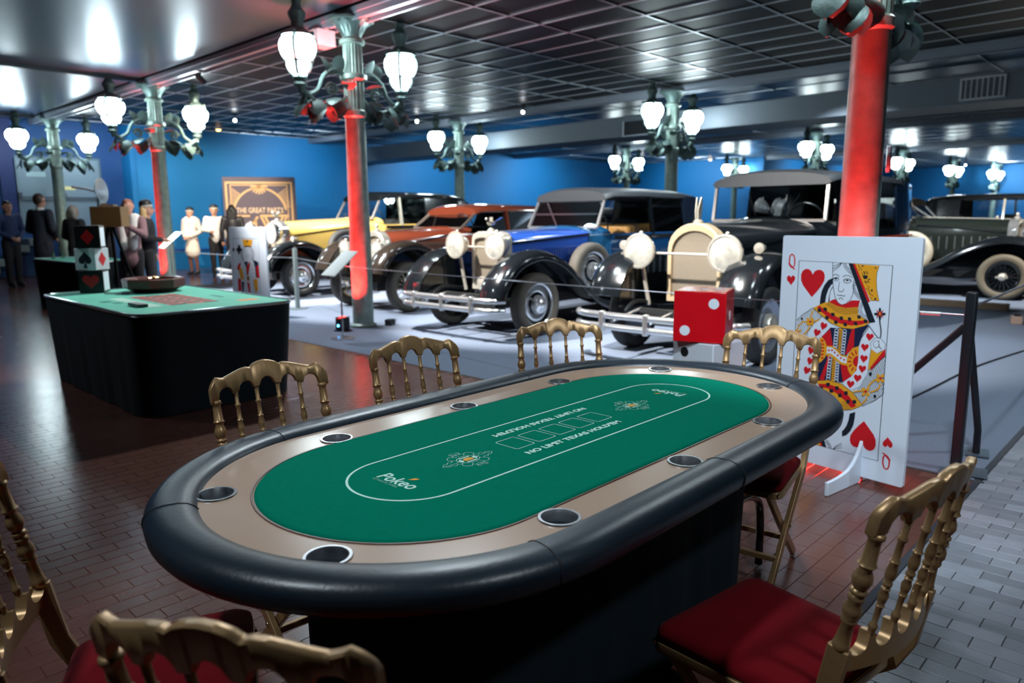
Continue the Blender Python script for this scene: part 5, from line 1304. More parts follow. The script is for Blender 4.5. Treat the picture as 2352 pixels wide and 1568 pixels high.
def wheel(car, c, side, R, kind, ty, name='wheel', yaw=0.):
    """side +1 = outer face towards +y"""
    T = Matrix.Translation(c) @ Matrix.Rotation(yaw, 4, 'Z'); ax = (0, side, 0); rr = R*.66
    w = MB(); w.T = T
    if kind == 'wire':
        w.lathe([(rr, -.05), (rr+.02, -.055), (rr+.02, .055), (rr, .05), (rr-.03, .0), (rr, -.05)], axis=ax, n=28, cap=False)
        for k in range(30):
            a = 2*PI*k/30; b = a+(.5 if k % 2 else -.5); w.tube([(.055*math.cos(b), side*(.05 if k % 3 else -.03), .055*math.sin(b)), ((rr-.01)*math.cos(a), 0, (rr-.01)*math.sin(a))], .0035, 4)
        wm = NICKEL if kind == 'wire' and ty is RUBBER else BLACK_METAL
        wo = w.build(name, mat('dusty wire wheel', (.42, .33, .22), .4, .7) if 'dusty wire wheel' not in bpy.data.materials else bpy.data.materials['dusty wire wheel'], car, smooth=50)
    elif kind == 'artillery':
        w.lathe([(rr, -.05), (rr+.02, -.055), (rr+.02, .055), (rr, .05), (rr-.04, .03), (rr-.04, -.03), (rr, -.05)], axis=ax, n=28, cap=False); w.lathe([(.0, -.03), (rr-.03, -.03), (rr-.03, -.02), (.0, -.02)], axis=ax, n=20)
        for k in range(18): a = 2*PI*k/18; w.bar((.07*math.cos(a), side*.02, .07*math.sin(a)), ((rr-.02)*math.cos(a), side*.0, (rr-.02)*math.sin(a)), .018, .018, (0, 1, 0))
        wo = w.build(name, PB, car, smooth=40)
    else:
        w.lathe([(.0, .035), (.10, .035), (.16, .02), (rr-.03, .03), (rr, .052), (rr+.02, .055), (rr+.02, -.055), (rr, -.05), (.0, -.05)], axis=ax, n=32)
        wo = w.build(name, {'disc': PB, 'silver': mat('silver disc', (.42, .46, .54), .25, .7) if 'silver disc' not in bpy.data.materials else bpy.data.materials['silver disc']}[kind], car, smooth=40)
    t = MB(); t.T = T
    prof = [(rr+.005, -.062), (rr+.03, -.078), (R-.05, -.085), (R-.015, -.068), (R-.003, -.045), (R, 0), (R-.003, .045), (R-.015, .068), (R-.05, .085), (rr+.03, .078), (rr+.005, .062), (rr+.005, -.062)]
    t.lathe(prof, axis=ax, n=36, cap=False); t.build('tyre', ty, wo, smooth=50)
    h = MB(); h.T = T
    if kind in ('disc', 'silver'):
        h.lathe([(.0, .13), (.03, .128), (.05, .115), (.075, .10), (.10, .095), (.115, .06), (.115, .04), (.0, .04)], axis=ax, n=24)
        if kind == 'disc':
            h.lathe([(.150, .026), (.175, .036), (.20, .028)], axis=ax, n=32, cap=False); h.lathe([(rr-.012, .050), (rr+.004, .060), (rr+.022, .057)], axis=ax, n=32, cap=False)
    else:
        h.lathe([(.0, .14), (.035, .138), (.055, .12), (.065, .09), (.06, .05), (.07, -.02), (.0, -.02)], axis=ax, n=20); h.box((0, side*.125, 0), (.17, .02, .03))
    h.build('hub_cap', NICKEL if kind != 'disc' else CHROME, wo, smooth=40)
    return wo
def fender(car, side, path, y_in, y_out, m, name, crown=.045, skirt_z=None, lip=.06):
    P = smoothpoly([(x, 0, z) for x, z in path], n=5); rings = []; k = len(P)
    for i, p in enumerate(P):
        d = P[min(i+1, k-1)]-P[max(i-1, 0)]; d.normalize(); n_ = Vector((-d.z, 0, d.x))
        if n_.z < 0 and abs(n_.z) > .2: n_ = -n_
        if i and n_.dot(last) < 0: n_ = -n_
        last = n_
        top = []
        for t, h in ((0, 0), (.25, crown*.75), (.5, crown), (.75, crown*.7), (.93, crown*.05), (1., -lip)):
            top.append(p+n_*h+Vector((0, side*(y_in+(y_out-y_in)*t), 0)))
        bot = [q-n_*.016+Vector((0, -side*(.012 if j == 5 else 0), 0)) for j, q in enumerate(top)]
        rings.append(top+bot[::-1])
    mb = MB().loft(rings)
    if skirt_z is not None:
        pts = [(p.x, p.z-.004) for p in P]; xs = [q[0] for q in pts]
        poly = pts+[(pts[-1][0], skirt_z), (pts[0][0], skirt_z)]
        n = len(poly); A = [(x, side*y_in, z) for x, z in poly]; B = [(x, side*(y_in+.012), z) for x, z in poly]
        q = len(P)
        mb._add(A+B, [f for i in range(q-1) for f in [] ] )
        # strip from the path down to the frame
        for sy in (side*y_in, side*(y_in+.012)):
            a = [(p.x, sy, p.z-.004) for p in P]; b = [(p.x, sy, min(skirt_z, p.z-.01)) for p in P]
            mb._add(a+b, [(i, i+1, q+i+1, q+i) for i in range(q-1)])
    return mb.build(name, m, car, smooth=60)
def arch(w, zt, sh, zb, flat=.0, n=12, p=2.3):
    """closed outline (y, z): bottom left up over the top to bottom right; sh = shoulder height"""
    pts = [(-w, zb), (-w, (zb+sh)/2)]
    for k in range(n+1):
        a = PI-PI*k/n; c, s_ = math.cos(a), math.sin(a)
        pts.append((w*abs(c)**(2/p)*(1 if c > 0 else -1), sh+(zt-sh)*abs(s_)**(2/p)))
    return pts+[(w, (zb+sh)/2), (w, zb)]
def build_car(lab, loc, rz, s):
    car = thing('vintage_car', lab, 'car', loc, rz, 'vintage cars on show'); B, F = s['body'], s.get('fender', PB); top = s.get('hood', B)
    R = s.get('R', .375); wb = s.get('wb', 3.4); tr = s.get('track', .73)
    rx, cx, rear = s.get('rad_x', .02), s['cowl'], s['rear']; hw0, hw1, bw = s.get('rad_w', .29), s.get('cowl_w', .52), s.get('body_w', .70)
    zr, zc, zbelt, zroof, zsill = s['rad_z'], s['cowl_z'], s['belt'], s['roof'], .36
    # radiator
    p = s.get('rad_p', 2.6); out_ = arch(hw0, zr, s.get('rad_sh', zr-.14), s.get('rad_b', .55), p=p); inn = arch(hw0-.045, zr-.075, s.get('rad_sh', zr-.14)-.02, s.get('rad_b', .55)+.03, p=p)
    mb = MB(); n = len(out_)
    for o_, x0, x1 in ((out_, rx-.10, rx+.03),):
        a = [(x0, y, z) for y, z in o_]; b = [(x1, y, z) for y, z in o_]; c = [(x1+.012, y*.97, z-.012) for y, z in o_]; d = [(x1+.006, y, z) for y, z in inn]; e = [(x1-.03, y, z) for y, z in inn]
        mb.loft([a, b, c, d, e], cap=False)
    rs = mb.build('radiator_shell', s.get('shell', NICKEL), car, smooth=40)
    mb = MB(); v = s.get('rad_v', .0)
    k = len(inn); mb._add([(rx+.0+v*(1-abs(y)/hw0), y, z) for y, z in inn]+[(rx-.06, y, z) for y, z in inn], [(i, k-1-i, k-2-i, i+1) for i in range(k//2)]+[(i, (i+1) % k, k+(i+1) % k, k+i) for i in range(k)])
    gz = s.get('rad_b', .55)+.06
    mb.build('radiator_core', s.get('core', MESHG), car, smooth=0)
    mb = MB()
    for i in range(s.get('bars', 0)):
        y = -hw0*.8+1.6*hw0*i/(s['bars']-1); zz = max(z for yy, z in inn if abs(yy-y) < .09)-.02; mb.box((rx+.02+v*(1-abs(y)/hw0), y, (gz+zz)/2), (.012, .009, zz-gz))
    if s.get('bars'): o = mb.build('radiator_bars', s.get('shell', NICKEL), car); o['kind'] = 'stuff'
    mm = MB().lathe([(.0, 0), (.045, 0), (.05, .02), (.03, .035), (.012, .05), (.0, .05)], (rx-.03, 0, zr-.005), n=12)
    if s.get('mascot') == 'bird': mm.ball((rx-.03, 0, zr+.10), .035, 8, 6, (2.2, .7, .9)).loft([[(rx-.02, -.02, zr+.10), (rx-.06, -.02, zr+.10), (rx-.06, -.01, zr+.10)], [(rx-.10, -.10, zr+.17), (rx-.15, -.10, zr+.17), (rx-.15, -.09, zr+.17)]]).loft([[(rx-.02, .02, zr+.10), (rx-.06, .02, zr+.10), (rx-.06, .01, zr+.10)], [(rx-.10, .10, zr+.17), (rx-.15, .10, zr+.17), (rx-.15, .09, zr+.17)]]).ball((rx+.05, 0, zr+.15), .018, 8, 6)
    elif s.get('mascot') == 'wing':
        for sy in (-.012, .012): mm.loft([[(rx-.05, sy-.006, zr+.03), (rx-.0, sy-.006, zr+.03), (rx-.0, sy+.006, zr+.03), (rx-.05, sy+.006, zr+.03)], [(rx-.07, sy-.006, zr+.12), (rx+.01, sy-.006, zr+.12), (rx+.01, sy+.006, zr+.12), (rx-.07, sy+.006, zr+.12)], [(rx-.05, sy*2-.004, zr+.25), (rx-.03, sy*2-.004, zr+.25), (rx-.03, sy*2+.004, zr+.25), (rx-.05, sy*2+.004, zr+.25)]])
    else: mm.ball((rx-.03, 0, zr+.07), .03, 10, 8)
    mm.build('mascot', NICKEL, car)
    # hood and scuttle
    rings = []
    for t in (0, .3, .6, .85, 1.):
        x = rx-.10+(cx-(rx-.10))*t; w_ = hw0+(hw1-hw0)*t; zt = zr-.015+(zc-zr+.015)*t; sh = s.get('rad_sh', zr-.14)-.02+(zbelt-s.get('rad_sh', zr-.14)+.02)*t
        rings.append([(x, y, z) for y, z in arch(w_, zt, sh, s.get('hood_b', .62), p=2.2)])
    MB().loft(rings).build('bonnet', B, car, smooth=40)
    MB().bar((rx-.09, 0, zr-.008), (cx, 0, zc+.008), .014, .012).build('bonnet_hinge', NICKEL, car)
    for sd in (-1, 1):
        sh0 = s.get('rad_sh', zr-.14)-.02; MB().bar((rx-.10, sd*(hw0+.004), sh0), (cx, sd*(hw1+.004), zbelt), .010, .022).build('waist_moulding', s.get('trim', PB), car)
        lv = MB(); N = s.get('louvres', 22)
        for i in range(N):
            t = .10+.72*i/max(1, N-1); x = rx-.10+(cx-rx+.10)*t; w_ = hw0+(hw1-hw0)*t; lv.box((x, sd*(w_+.003), .90), (.016, .012, .22), sd*.5)
        if N: o = lv.build('louvres', top, car); o['kind'] = 'stuff'
    rings = []
    for t in (0, .5, 1.):
        x = cx+.02-.34*t; rings.append([(x, y, z) for y, z in arch(hw1+(bw-.04-hw1)*t+.004, zc+.02+.03*t, zbelt-.03, .5, p=2.4)])
    MB().loft(rings).build('scuttle', s.get('scuttle', B), car, smooth=40)
    # body tub
    L = (cx-.30)-rear; rings = []
    for t, wf, zb in ((0, .96, zsill), (.15, 1, zsill), (.5, 1.02, zsill), (.78, 1, zsill+.02), (.92, .90, zsill+.10), (1., .62, zsill+.26)):
        x = cx-.30-L*t; w_ = bw*wf; rings.append([(x, y, z) for y, z in ((-w_*.94, zb), (-w_, zb+.12), (-w_, zbelt-.05), (-w_*.97, zbelt), (w_*.97, zbelt), (w_, zbelt-.05), (w_, zb+.12), (w_*.94, zb))])
    MB().loft(rings).build('body', s.get('tub', B), car, smooth=40)
    if s.get('waist'):
        for sd in (-1, 1): MB().box(((cx-.35+rear+.45)/2, sd*(bw*1.015+.004), zbelt-s['waist'][2]), (L-.45, .014, s['waist'][1])).build('waist_band', s['waist'][0], car)
    xa, xb_ = cx-.08, s['quarter']   # windscreen foot, front of rear quarter
    rake = s.get('rake', .18); zt = zroof-.16; wr = bw*s.get('roof_w', .90)
    G = s.get('pillar', B)
    fr = MB(); ws = [( xa, sd*(bw-.10), zc+.0) for sd in (-1, 1)]; wt = [(xa-rake, sd*(wr-.06), zt) for sd in (-1, 1)]
    for a, b in ((ws[0], ws[1]), (ws[1], wt[1]), (wt[1], wt[0]), (wt[0], ws[0])): fr.bar(a, b, .032, .032)
    wf_ = fr.build('windscreen_frame', s.get('screen', CHROME), car)
    wp = MB()._add([ws[0], ws[1], wt[1], wt[0]], [(0, 1, 2, 3)]).build('windscreen_glass', CGLASS, car, smooth=0)
    for sd in (-1, 1):
        MB().bar((xa-.10, sd*.18, zc+.06), (xa-.14-rake*.5, sd*.30*1, zc+.06+(zt-zc)*.55), .012, .008).build('wiper', BLACK_METAL, wf_)
    # roof shell
    rings = []
    if s.get('roof', 0):
        for t, zf, wf in ((0, -.05, .97), (.06, -.012, 1.), (.35, .0, 1.02), (.75, -.01, 1.), (.93, -.05, .95), (1., -.15, .86)):
            x = xa-rake+s.get('peak', .04)-(xa-rake+s.get('peak', .04)-rear-.06)*t; w_ = wr*wf; z = zroof+zf
            up = [(x, w_*math.cos(a)*(1), z-.13+.13*math.sin(a)**.75) for a in [PI*k/12 for k in range(13)]]
            rings.append(up+[(x, -w_*.94, z-.15), (x, w_*.94, z-.15)])
        MB().loft(rings).build('roof', s.get('roofm', ROOFC), car, smooth=50)
        # rear quarter: two side panels and a back panel round a small window
        qm = s.get('quarterm', s.get('roofm', ROOFC))
        for sd in (-1, 1):
            rings = []
            for x, wf, zf in ((xb_, 1., 0), ((xb_+rear)/2, .99, 0), (rear+.16, .92, .02), (rear+.02, .74, .10)):
                p0, p1 = Vector((x, sd*bw*wf, zbelt-.03)), Vector((x, sd*wr*wf*.985, zroof-.12-zf)); q_ = Vector((0, -sd*.03, 0)); rings.append([p0, p1, p1+q_, p0+q_])
            MB().loft(rings).build('rear_quarter', qm, car, smooth=40)
        wb_ = bw*.74; x0, z0, z1 = rear+.03, zbelt-.03, zroof-.20
        bk = MB()
        for sd in (-1, 1): bk.box((x0, sd*(.42+wb_)/2, (z0+z1)/2), (.03, wb_-.42, z1-z0))
        bk.box((x0, 0, z0+.04), (.03, .84, .08)).box((x0, 0, z1-.03), (.03, .84, .06)).build('back_panel', qm, car)
        MB().box((x0, 0, (z0+.08+z1-.06)/2), (.008, .84, z1-z0-.14)).build('back_window', CGLASS, car)
        mids = s.get('posts', [])
        for sd in (-1, 1):
            for x in mids: MB().bar((x, sd*(bw-.012), zbelt-.02), (x, sd*(wr-.02), zroof-.13), .05, .04, (1, 0, 0)).build('door_pillar', G, car)
            edges_ = [xa-.10]+list(mids)+[xb_]
            for a, b in zip(edges_, edges_[1:]):
                MB()._add([(a-.02, sd*(bw-.02), zbelt), (b+.02, sd*(bw-.02), zbelt), (b+.02, sd*(wr-.03), zroof-.14), (a-.02-(rake*.7 if a == edges_[0] else 0), sd*(wr-.03), zroof-.14)], [(0, 1, 2, 3)]).build('side_window', CGLASS, car, smooth=0)
            for a, b in zip(edges_, edges_[1:]): MB().box(((a+b)/2-.18, sd*(bw*1.02+.02), zbelt-.12), (.12, .03, .022)).build('door_handle', CHROME, car)
    # interior
    for xs_, zs_ in ((cx-.95, zbelt-.02), (rear+.75, zbelt-.02)): MB().box((xs_, 0, zs_), (.20, bw*1.6, .26)).build('seat_back', s.get('seats', LEATH), car, bevel=.05)
    MB().tube([(cx-.42+.0*k+.07*math.cos(2*PI*k/20), .32*1+.20*math.sin(2*PI*k/20), zbelt+.13+.18*math.cos(2*PI*k/20)) for k in range(20)], .012, 6, closed=True).build('steering_wheel', BLACK_METAL, car)
    # wings, running boards
    for sd in (-1, 1):
        fp = s['front_wing']; fender(car, sd, fp, s.get('wing_in', .52), s.get('wing_out', .90), F, 'front_wing', s.get('crown', .05), s.get('apron', .42))
        rp = [(-wb+.62, .30), (-wb+.52, .55), (-wb+.30, .82), (-wb, .92), (-wb-.30, .82), (-wb-.50, .58), (-wb-.58, .36)]; fender(car, sd, rp, .55, .90, F, 'rear_wing', .05, None)
        xb0, xb1 = fp[-1][0], -wb+.62
        MB().box(((xb0+xb1)/2, sd*.74, .275), (xb0-xb1+.1, .30, .035)).build('running_board', F, car, bevel=.01)
        MB().bar((xb0, sd*.895, .285), (xb1, sd*.895, .285), .012, .04).build('board_trim', NICKEL, car)
    MB().box(((rear+.2)/2, 0, .37), (-rear-.2+.5, .62, .14)).bar((.42, -.36, .47), (.42, .36, .47), .05, .05).bar((0, -.70, R), (0, .70, R), .07, .07).bar((-wb, -.70, R), (-wb, .70, R), .08, .08).box((-.45, 0, .60), (.5, .5, .30)).build('chassis', mat('chassis black', (.012, .012, .012), .5) if 'chassis black' not in bpy.data.materials else bpy.data.materials['chassis black'], car)
    # wheels
    for x, ya in ((0, s.get('yaw', 0)), (-wb, 0)):
        for sd in (-1, 1): wheel(car, (x, sd*tr, R), sd, R, s['wheel'], s.get('tyre', RUBBER), yaw=ya)
    if s.get('spare'):
        for sd in (-1, 1): wheel(car, (s['spare'][0], sd*s['spare'][1], s['spare'][2]), sd, R*.96, s.get('spare_kind', s['wheel']), s.get('spare_tyre', s.get('tyre', RUBBER)), 'spare_wheel', sd*-.06)
    # headlamps
    hx, hy, hz, hr = s['lamps']
    for sd in (-1, 1):
        h = MB().lathe([(.0, -.20), (.04, -.195), (hr*.62, -.13), (hr*.92, -.05), (hr, .0), (hr+.012, .004), (hr+.012, .03), (hr-.008, .034), (hr-.015, .004), (.04, -.10), (.0, -.11)], (hx, sd*hy, hz), (1, 0, 0), 24).tube([(hx-.06, sd*hy, hz-hr), (hx-.09, sd*hy*.95, hz-hr-.2), (hx-.12, sd*hy*.9, .50)], .022, 8).ball((hx-.02, sd*hy, hz+hr+.015), .02, 8, 6).build('headlamp', s.get('lampm', NICKEL), car, smooth=50)
        MB().lathe([(.0, .055), (hr*.5, .046), (hr-.006, .025), (hr-.006, .018), (.0, .05)], (hx, sd*hy, hz), (1, 0, 0), 24, cap=False).build('headlamp_lens', LENS, h, smooth=60)
        MB().ball((hx-.03, sd*hy, hz), .022, 8, 6).build('lamp_bulb', mat('lamp bulb', (.9, .8, .5), .2) if 'lamp bulb' not in bpy.data.materials else bpy.data.materials['lamp bulb'], h)
        if s.get('sidelamp'):
            a_, b_, c_ = s['sidelamp']; MB().lathe([(.0, -.09), (.03, -.07), (.048, .0), (.05, .02), (.0, .026)], (a_, sd*b_, c_), (1, 0, 0), 14).tube([(a_-.02, sd*b_, c_-.04), (a_-.02, sd*b_, c_-.12)], .012, 6).build('side_lamp', NICKEL, car)
    MB().tube([(hx-.05, -hy, hz-.02), (hx-.05, hy, hz-.02)], .013, 8).build('lamp_tie_bar', NICKEL, car)
    MB().lathe([(.0, -.06), (.05, -.05), (.075, -.02), (.085, .02), (.0, .03)], (hx+.08, .20, .62), (1, 0, .05), 14).build('horn', NICKEL, car)
    for y in (-.44, .44): MB().tube(smoothpoly([(.58, y, .46), (.40, y, .55), (.0, y, .50), (-.5, y, .46)], n=4), .022, 6).build('front_spring', BLACK_METAL, car)
    if s.get('bumper'):
        x, z, h = s['bumper']; bm_ = MB()
        for zz in (z-.055, z+.055):
            bm_.tube(smoothpoly([(x-.16, -h, zz), (x-.03, -h*.85, zz), (x, -h*.4, zz), (x, 0, zz), (x, h*.4, zz), (x-.03, h*.85, zz), (x-.16, h, zz)], n=5), .033, 8)
        bu = bm_.build('bumper', CHROME, car, smooth=60)
        for y in (-.5, 0, .5): MB().box((x+.02, y, z), (.06, .05, .20)).bar((x, y*.8, z), (.35, y*.8, .48), .03, .03).build('bumper_clamp', CHROME, bu, bevel=.012)
    return car
deep = [(.72, .50), (.66, .66), (.46, .86), (.16, .965), (-.14, .955), (-.46, .82), (-.80, .56), (-1.10, .36), (-1.40, .265)]
blue = paint('blue car lacquer', (.020, .070, .330)); dkblue = paint('dark blue car lacquer', (.006, .028, .085))
build_car('blue and black limousine with tall nickel radiator and open chauffeur windscreen', (6.46, 6.50, .003), PI, dict(body=blue, tub=paint('deep blue lacquer', (.006, .045, .13)), scuttle=paint('petrol blue lacquer', (.010, .07, .16)), cowl=-1.28, rear=-4.15, rad_z=1.225, rad_sh=1.10, rad_p=3.2, rad_w=.285, rad_b=.52, cowl_z=1.25, belt=1.17, roof=1.80, cowl_w=.54, body_w=.70,
    quarter=-3.45, posts=[-2.55], rake=.22, mascot='bird', front_wing=deep, apron=.46, wheel='disc', spare=(-1.10, .70, .71), lamps=(.26, .345, 1.06, .155), bumper=(.80, .42, .86), quarterm=paint('dark quarter', (.01, .016, .03)), pillar=PB, waist=(PB, .05, .05), seats=TAN, louvres=24, screen=CHROME, yaw=.0))
flat_w = [(.58, .60), (.53, .74), (.36, .93), (.10, 1.01), (-.18, 1.0), (-.50, .86), (-.80, .62), (-1.06, .40), (-1.35, .275)]
build_car('black limousine with arched nickel radiator and wide windscreen, between the dice and the blue car', (6.60, 3.74, .003), PI, dict(body=PB, cowl=-1.45, rear=-4.7, rad_z=1.325, rad_sh=1.06, rad_p=2.0, rad_w=.30, rad_b=.55, rad_v=.03, bars=0, cowl_z=1.335, belt=1.22, roof=1.92, cowl_w=.60, body_w=.76, roof_w=.94, rake=.06,
    quarter=-3.7, posts=[-2.6], mascot='wing', front_wing=flat_w, wing_out=.93, apron=.48, wheel='silver', spare=None, tyre=RUBBER_D, lamps=(.30, .47, 1.05, .165), sidelamp=(.18, .74, 1.10), bumper=(.86, .40, .92), quarterm=paint('midnight blue lacquer', (.008, .016, .035)), pillar=PB, shell=mat('warm nickel', (.88, .68, .44), .28, .62), louvres=12, hood=mat('blue grey louvre', (.18, .26, .34), .3, .5), screen=mat('grey screen frame', (.30, .28, .27), .3, .6), waist=(mat('red coachline', (.75, .08, .03), .4), .02, .10)))
brown = paint('red brown car lacquer', (.200, .042, .020))
build_car('red brown saloon with wire wheels behind the red lit column', (6.90, 9.45, .003), PI, dict(body=brown, fender=paint('dark brown lacquer', (.030, .022, .017)), cowl=-1.15, rear=-3.75, rad_z=1.20, rad_sh=.98, rad_p=2.0, rad_w=.26, cowl_z=1.225, belt=1.14, roof=1.63, cowl_w=.54, body_w=.70,
    quarter=-2.95, posts=[-2.25], rake=.36, roofm=brown, quarterm=brown, pillar=brown, front_wing=flat_w, apron=.46, wheel='wire', spare=None, lamps=(.30, .42, .92, .13), bumper=None, louvres=26, hood=mat('grey louvre', (.14, .11, .09), .4, .4), screen=mat('bronze screen frame', (.45, .36, .30), .3, .8)))
yellow = paint('pale yellow car lacquer', (.74, .50, .13)); 
build_car('yellow and black limousine with big chrome headlamps at the far end of the row', (6.98, 12.62, .003), PI, dict(body=yellow, cowl=-1.62, rear=-4.35, rad_z=1.36, rad_sh=1.10, rad_p=2.2, rad_w=.30, cowl_z=1.39, belt=1.27, roof=1.93, cowl_w=.56, body_w=.72, quarter=-3.0, posts=[-2.35], rake=.22, roofm=PB, quarterm=PB, pillar=mat('cream pillar', (.55, .53, .45), .3, .3),
    mascot='bird', front_wing=deep, apron=.46, wheel='disc', tyre=RUBBER_D, spare=(-1.0, .70, .84), lamps=(.32, .40, 1.14, .18), sidelamp=(.1, .72, 1.04), bumper=(.86, .42, .88), waist=(PB, .06, .05), louvres=0, shell=CHROME, lampm=CHROME, screen=mat('pale screen frame', (.62, .62, .60), .25, .8)))
dkgreen = paint('black green car lacquer', (.010, .013, .011)); long_w = [(.74, .42), (.66, .68), (.44, .90), (.12, .99), (-.20, .96), (-.60, .80), (-1.0, .56), (-1.4, .36), (-1.8, .27)]
build_car('long black touring car seen from its side behind the queen card board', (14.90, 2.46, .003), -PI/2, dict(body=dkgreen, cowl=-1.40, rear=-4.3, rad_z=1.31, rad_sh=1.10, rad_w=.30, cowl_z=1.33, belt=1.20, roof=1.74, cowl_w=.52, body_w=.70, quarter=-3.0, posts=[-2.3], rake=.36, roofm=mat('beige hood cloth', (.40, .36, .30), .8), front_wing=long_w, wing_in=.50, apron=.46, wheel='artillery', spare=(-1.42, .72, .74), tyre=mat('beige rubber', (.115, .095, .065), .7), spare_tyre=mat('white rubber', (.36, .32, .25), .6), lamps=(.34, .40, 1.08, .18), bumper=(.90, .42, .86), louvres=9, shell=CHROME, lampm=CHROME, hood=mat('chromed louvre', (.32, .34, .34), .25, .8)))
cream = paint('cream car lacquer', (.72, .66, .50))
build_car('cream open tourer with black hood behind the long black touring car', (21.0, 1.35, .003), -PI/2, dict(body=cream, cowl=-1.35, rear=-4.1, rad_z=1.34, rad_w=.30, cowl_z=1.38, belt=1.26, roof=1.86, cowl_w=.54, body_w=.72, quarter=-3.2, posts=[-2.3], rake=.30, roofm=paint('glossy black top', (.02, .022, .026)), front_wing=deep, wheel='disc', spare=None, lamps=(.30, .40, 1.1, .16), bumper=None, louvres=0, shell=CHROME, screen=mat('yellow screen frame', (.70, .60, .30), .3, .5)))
build_car('car with dark grey cloth hood at the back, right of the thick red column', (18.4, 3.4, .003), -PI/2, dict(body=PB, cowl=-1.2, rear=-4.2, rad_z=1.25, rad_w=.28, cowl_z=1.28, belt=1.20, roof=1.78, cowl_w=.52, body_w=.70, quarter=-2.9, posts=[-2.1], rake=.30, roofm=mat('grey hood cloth', (.14, .13, .14), .8), front_wing=deep, wheel='disc', spare=None, lamps=(.30, .40, 1.05, .15), bumper=None, louvres=0))
build_car('dark saloon whose black roof shows between the brown and the blue cars', (15.9, 15.0, .003), PI, dict(body=PB, cowl=-1.2, rear=-4.3, rad_z=1.2, rad_w=.28, cowl_z=1.25, belt=1.18, roof=1.74, cowl_w=.52, body_w=.70, quarter=-3.2, posts=[-2.3], rake=.28, front_wing=deep, wheel='disc', spare=None, lamps=(.28, .38, 1.02, .15), bumper=None, louvres=0))
build_car('dark car at the back whose low roof shows right behind the brown saloon', (15.9, 12.3, .003), PI, dict(body=PB, cowl=-1.2, rear=-4.3, rad_z=1.15, rad_w=.28, cowl_z=1.20, belt=1.14, roof=1.66, cowl_w=.52, body_w=.70, quarter=-3.2, posts=[-2.3], rake=.28, front_wing=deep, wheel='disc', spare=None, lamps=(.28, .38, 1.0, .15), bumper=None, louvres=0))
# ------------------------------------------------------------------ guests
SKIN = mat('skin', (.52, .27, .19), .55, noise=(6, .06)); SKIN_D = mat('dark stocking', (.12, .05, .04), .6)
def blob(name, caps, m, parent, vox=.022, smooth=3):
    """one continuous surface round tapered limbs: caps = list of (a, b, ra, rb) or (a, b, ra, rb, flatten)"""
    mb = MB()
    for c in caps:
        a, b, ra, rb = Vector(c[0]), Vector(c[1]), c[2], c[3]; fl = c[4] if len(c) > 4 else 1.
        d = b-a; L = d.length; d = d.normalized() if L > 1e-6 else Vector((0, 0, 1)); q = Vector((0, 0, 1)).rotation_difference(d)
        prof = [(max(1e-4, ra*math.cos(t)), -ra*math.sin(t)) for t in (PI/2*.98, PI/3, PI/6, 0)]+[(max(1e-4, rb*math.cos(t)), L+rb*math.sin(t)) for t in (0, PI/6, PI/3, PI/2*.98)]
        vs = []
        for r, z in prof:
            for j in range(14):
                an = 2*PI*j/14; v = q @ Vector((r*math.cos(an), r*math.sin(an), z)); v.x *= fl; vs.append(v+a)   # x = front to back
        n = 14
        mb._add(vs, [(i*n+j, i*n+(j+1) % n, (i+1)*n+(j+1) % n, (i+1)*n+j) for i in range(len(prof)-1) for j in range(n)]+[tuple(reversed(range(n))), tuple(range((len(prof)-1)*n, len(prof)*n))])
    o = mb.build(name+'_raw', m, None, smooth=0); r = o.modifiers.new('r', 'REMESH'); r.mode = 'VOXEL'; r.voxel_size = vox
    s_ = o.modifiers.new('s', 'SMOOTH'); s_.iterations = smooth; s_.factor = .5
    me = evaluated(o); bpy.data.objects.remove(o); me.polygons.foreach_set('use_smooth', [True]*len(me.polygons)); me.materials.clear(); me.materials.append(m)
    o = bpy.data.objects.new(name, me); COL.objects.link(o); o.parent = parent; return o
CLOTH = {}
def cloth(name, col, rough=.8):
    if name not in CLOTH: CLOTH[name] = mat(name, col, rough, noise=(8, .12))
    return CLOTH[name]
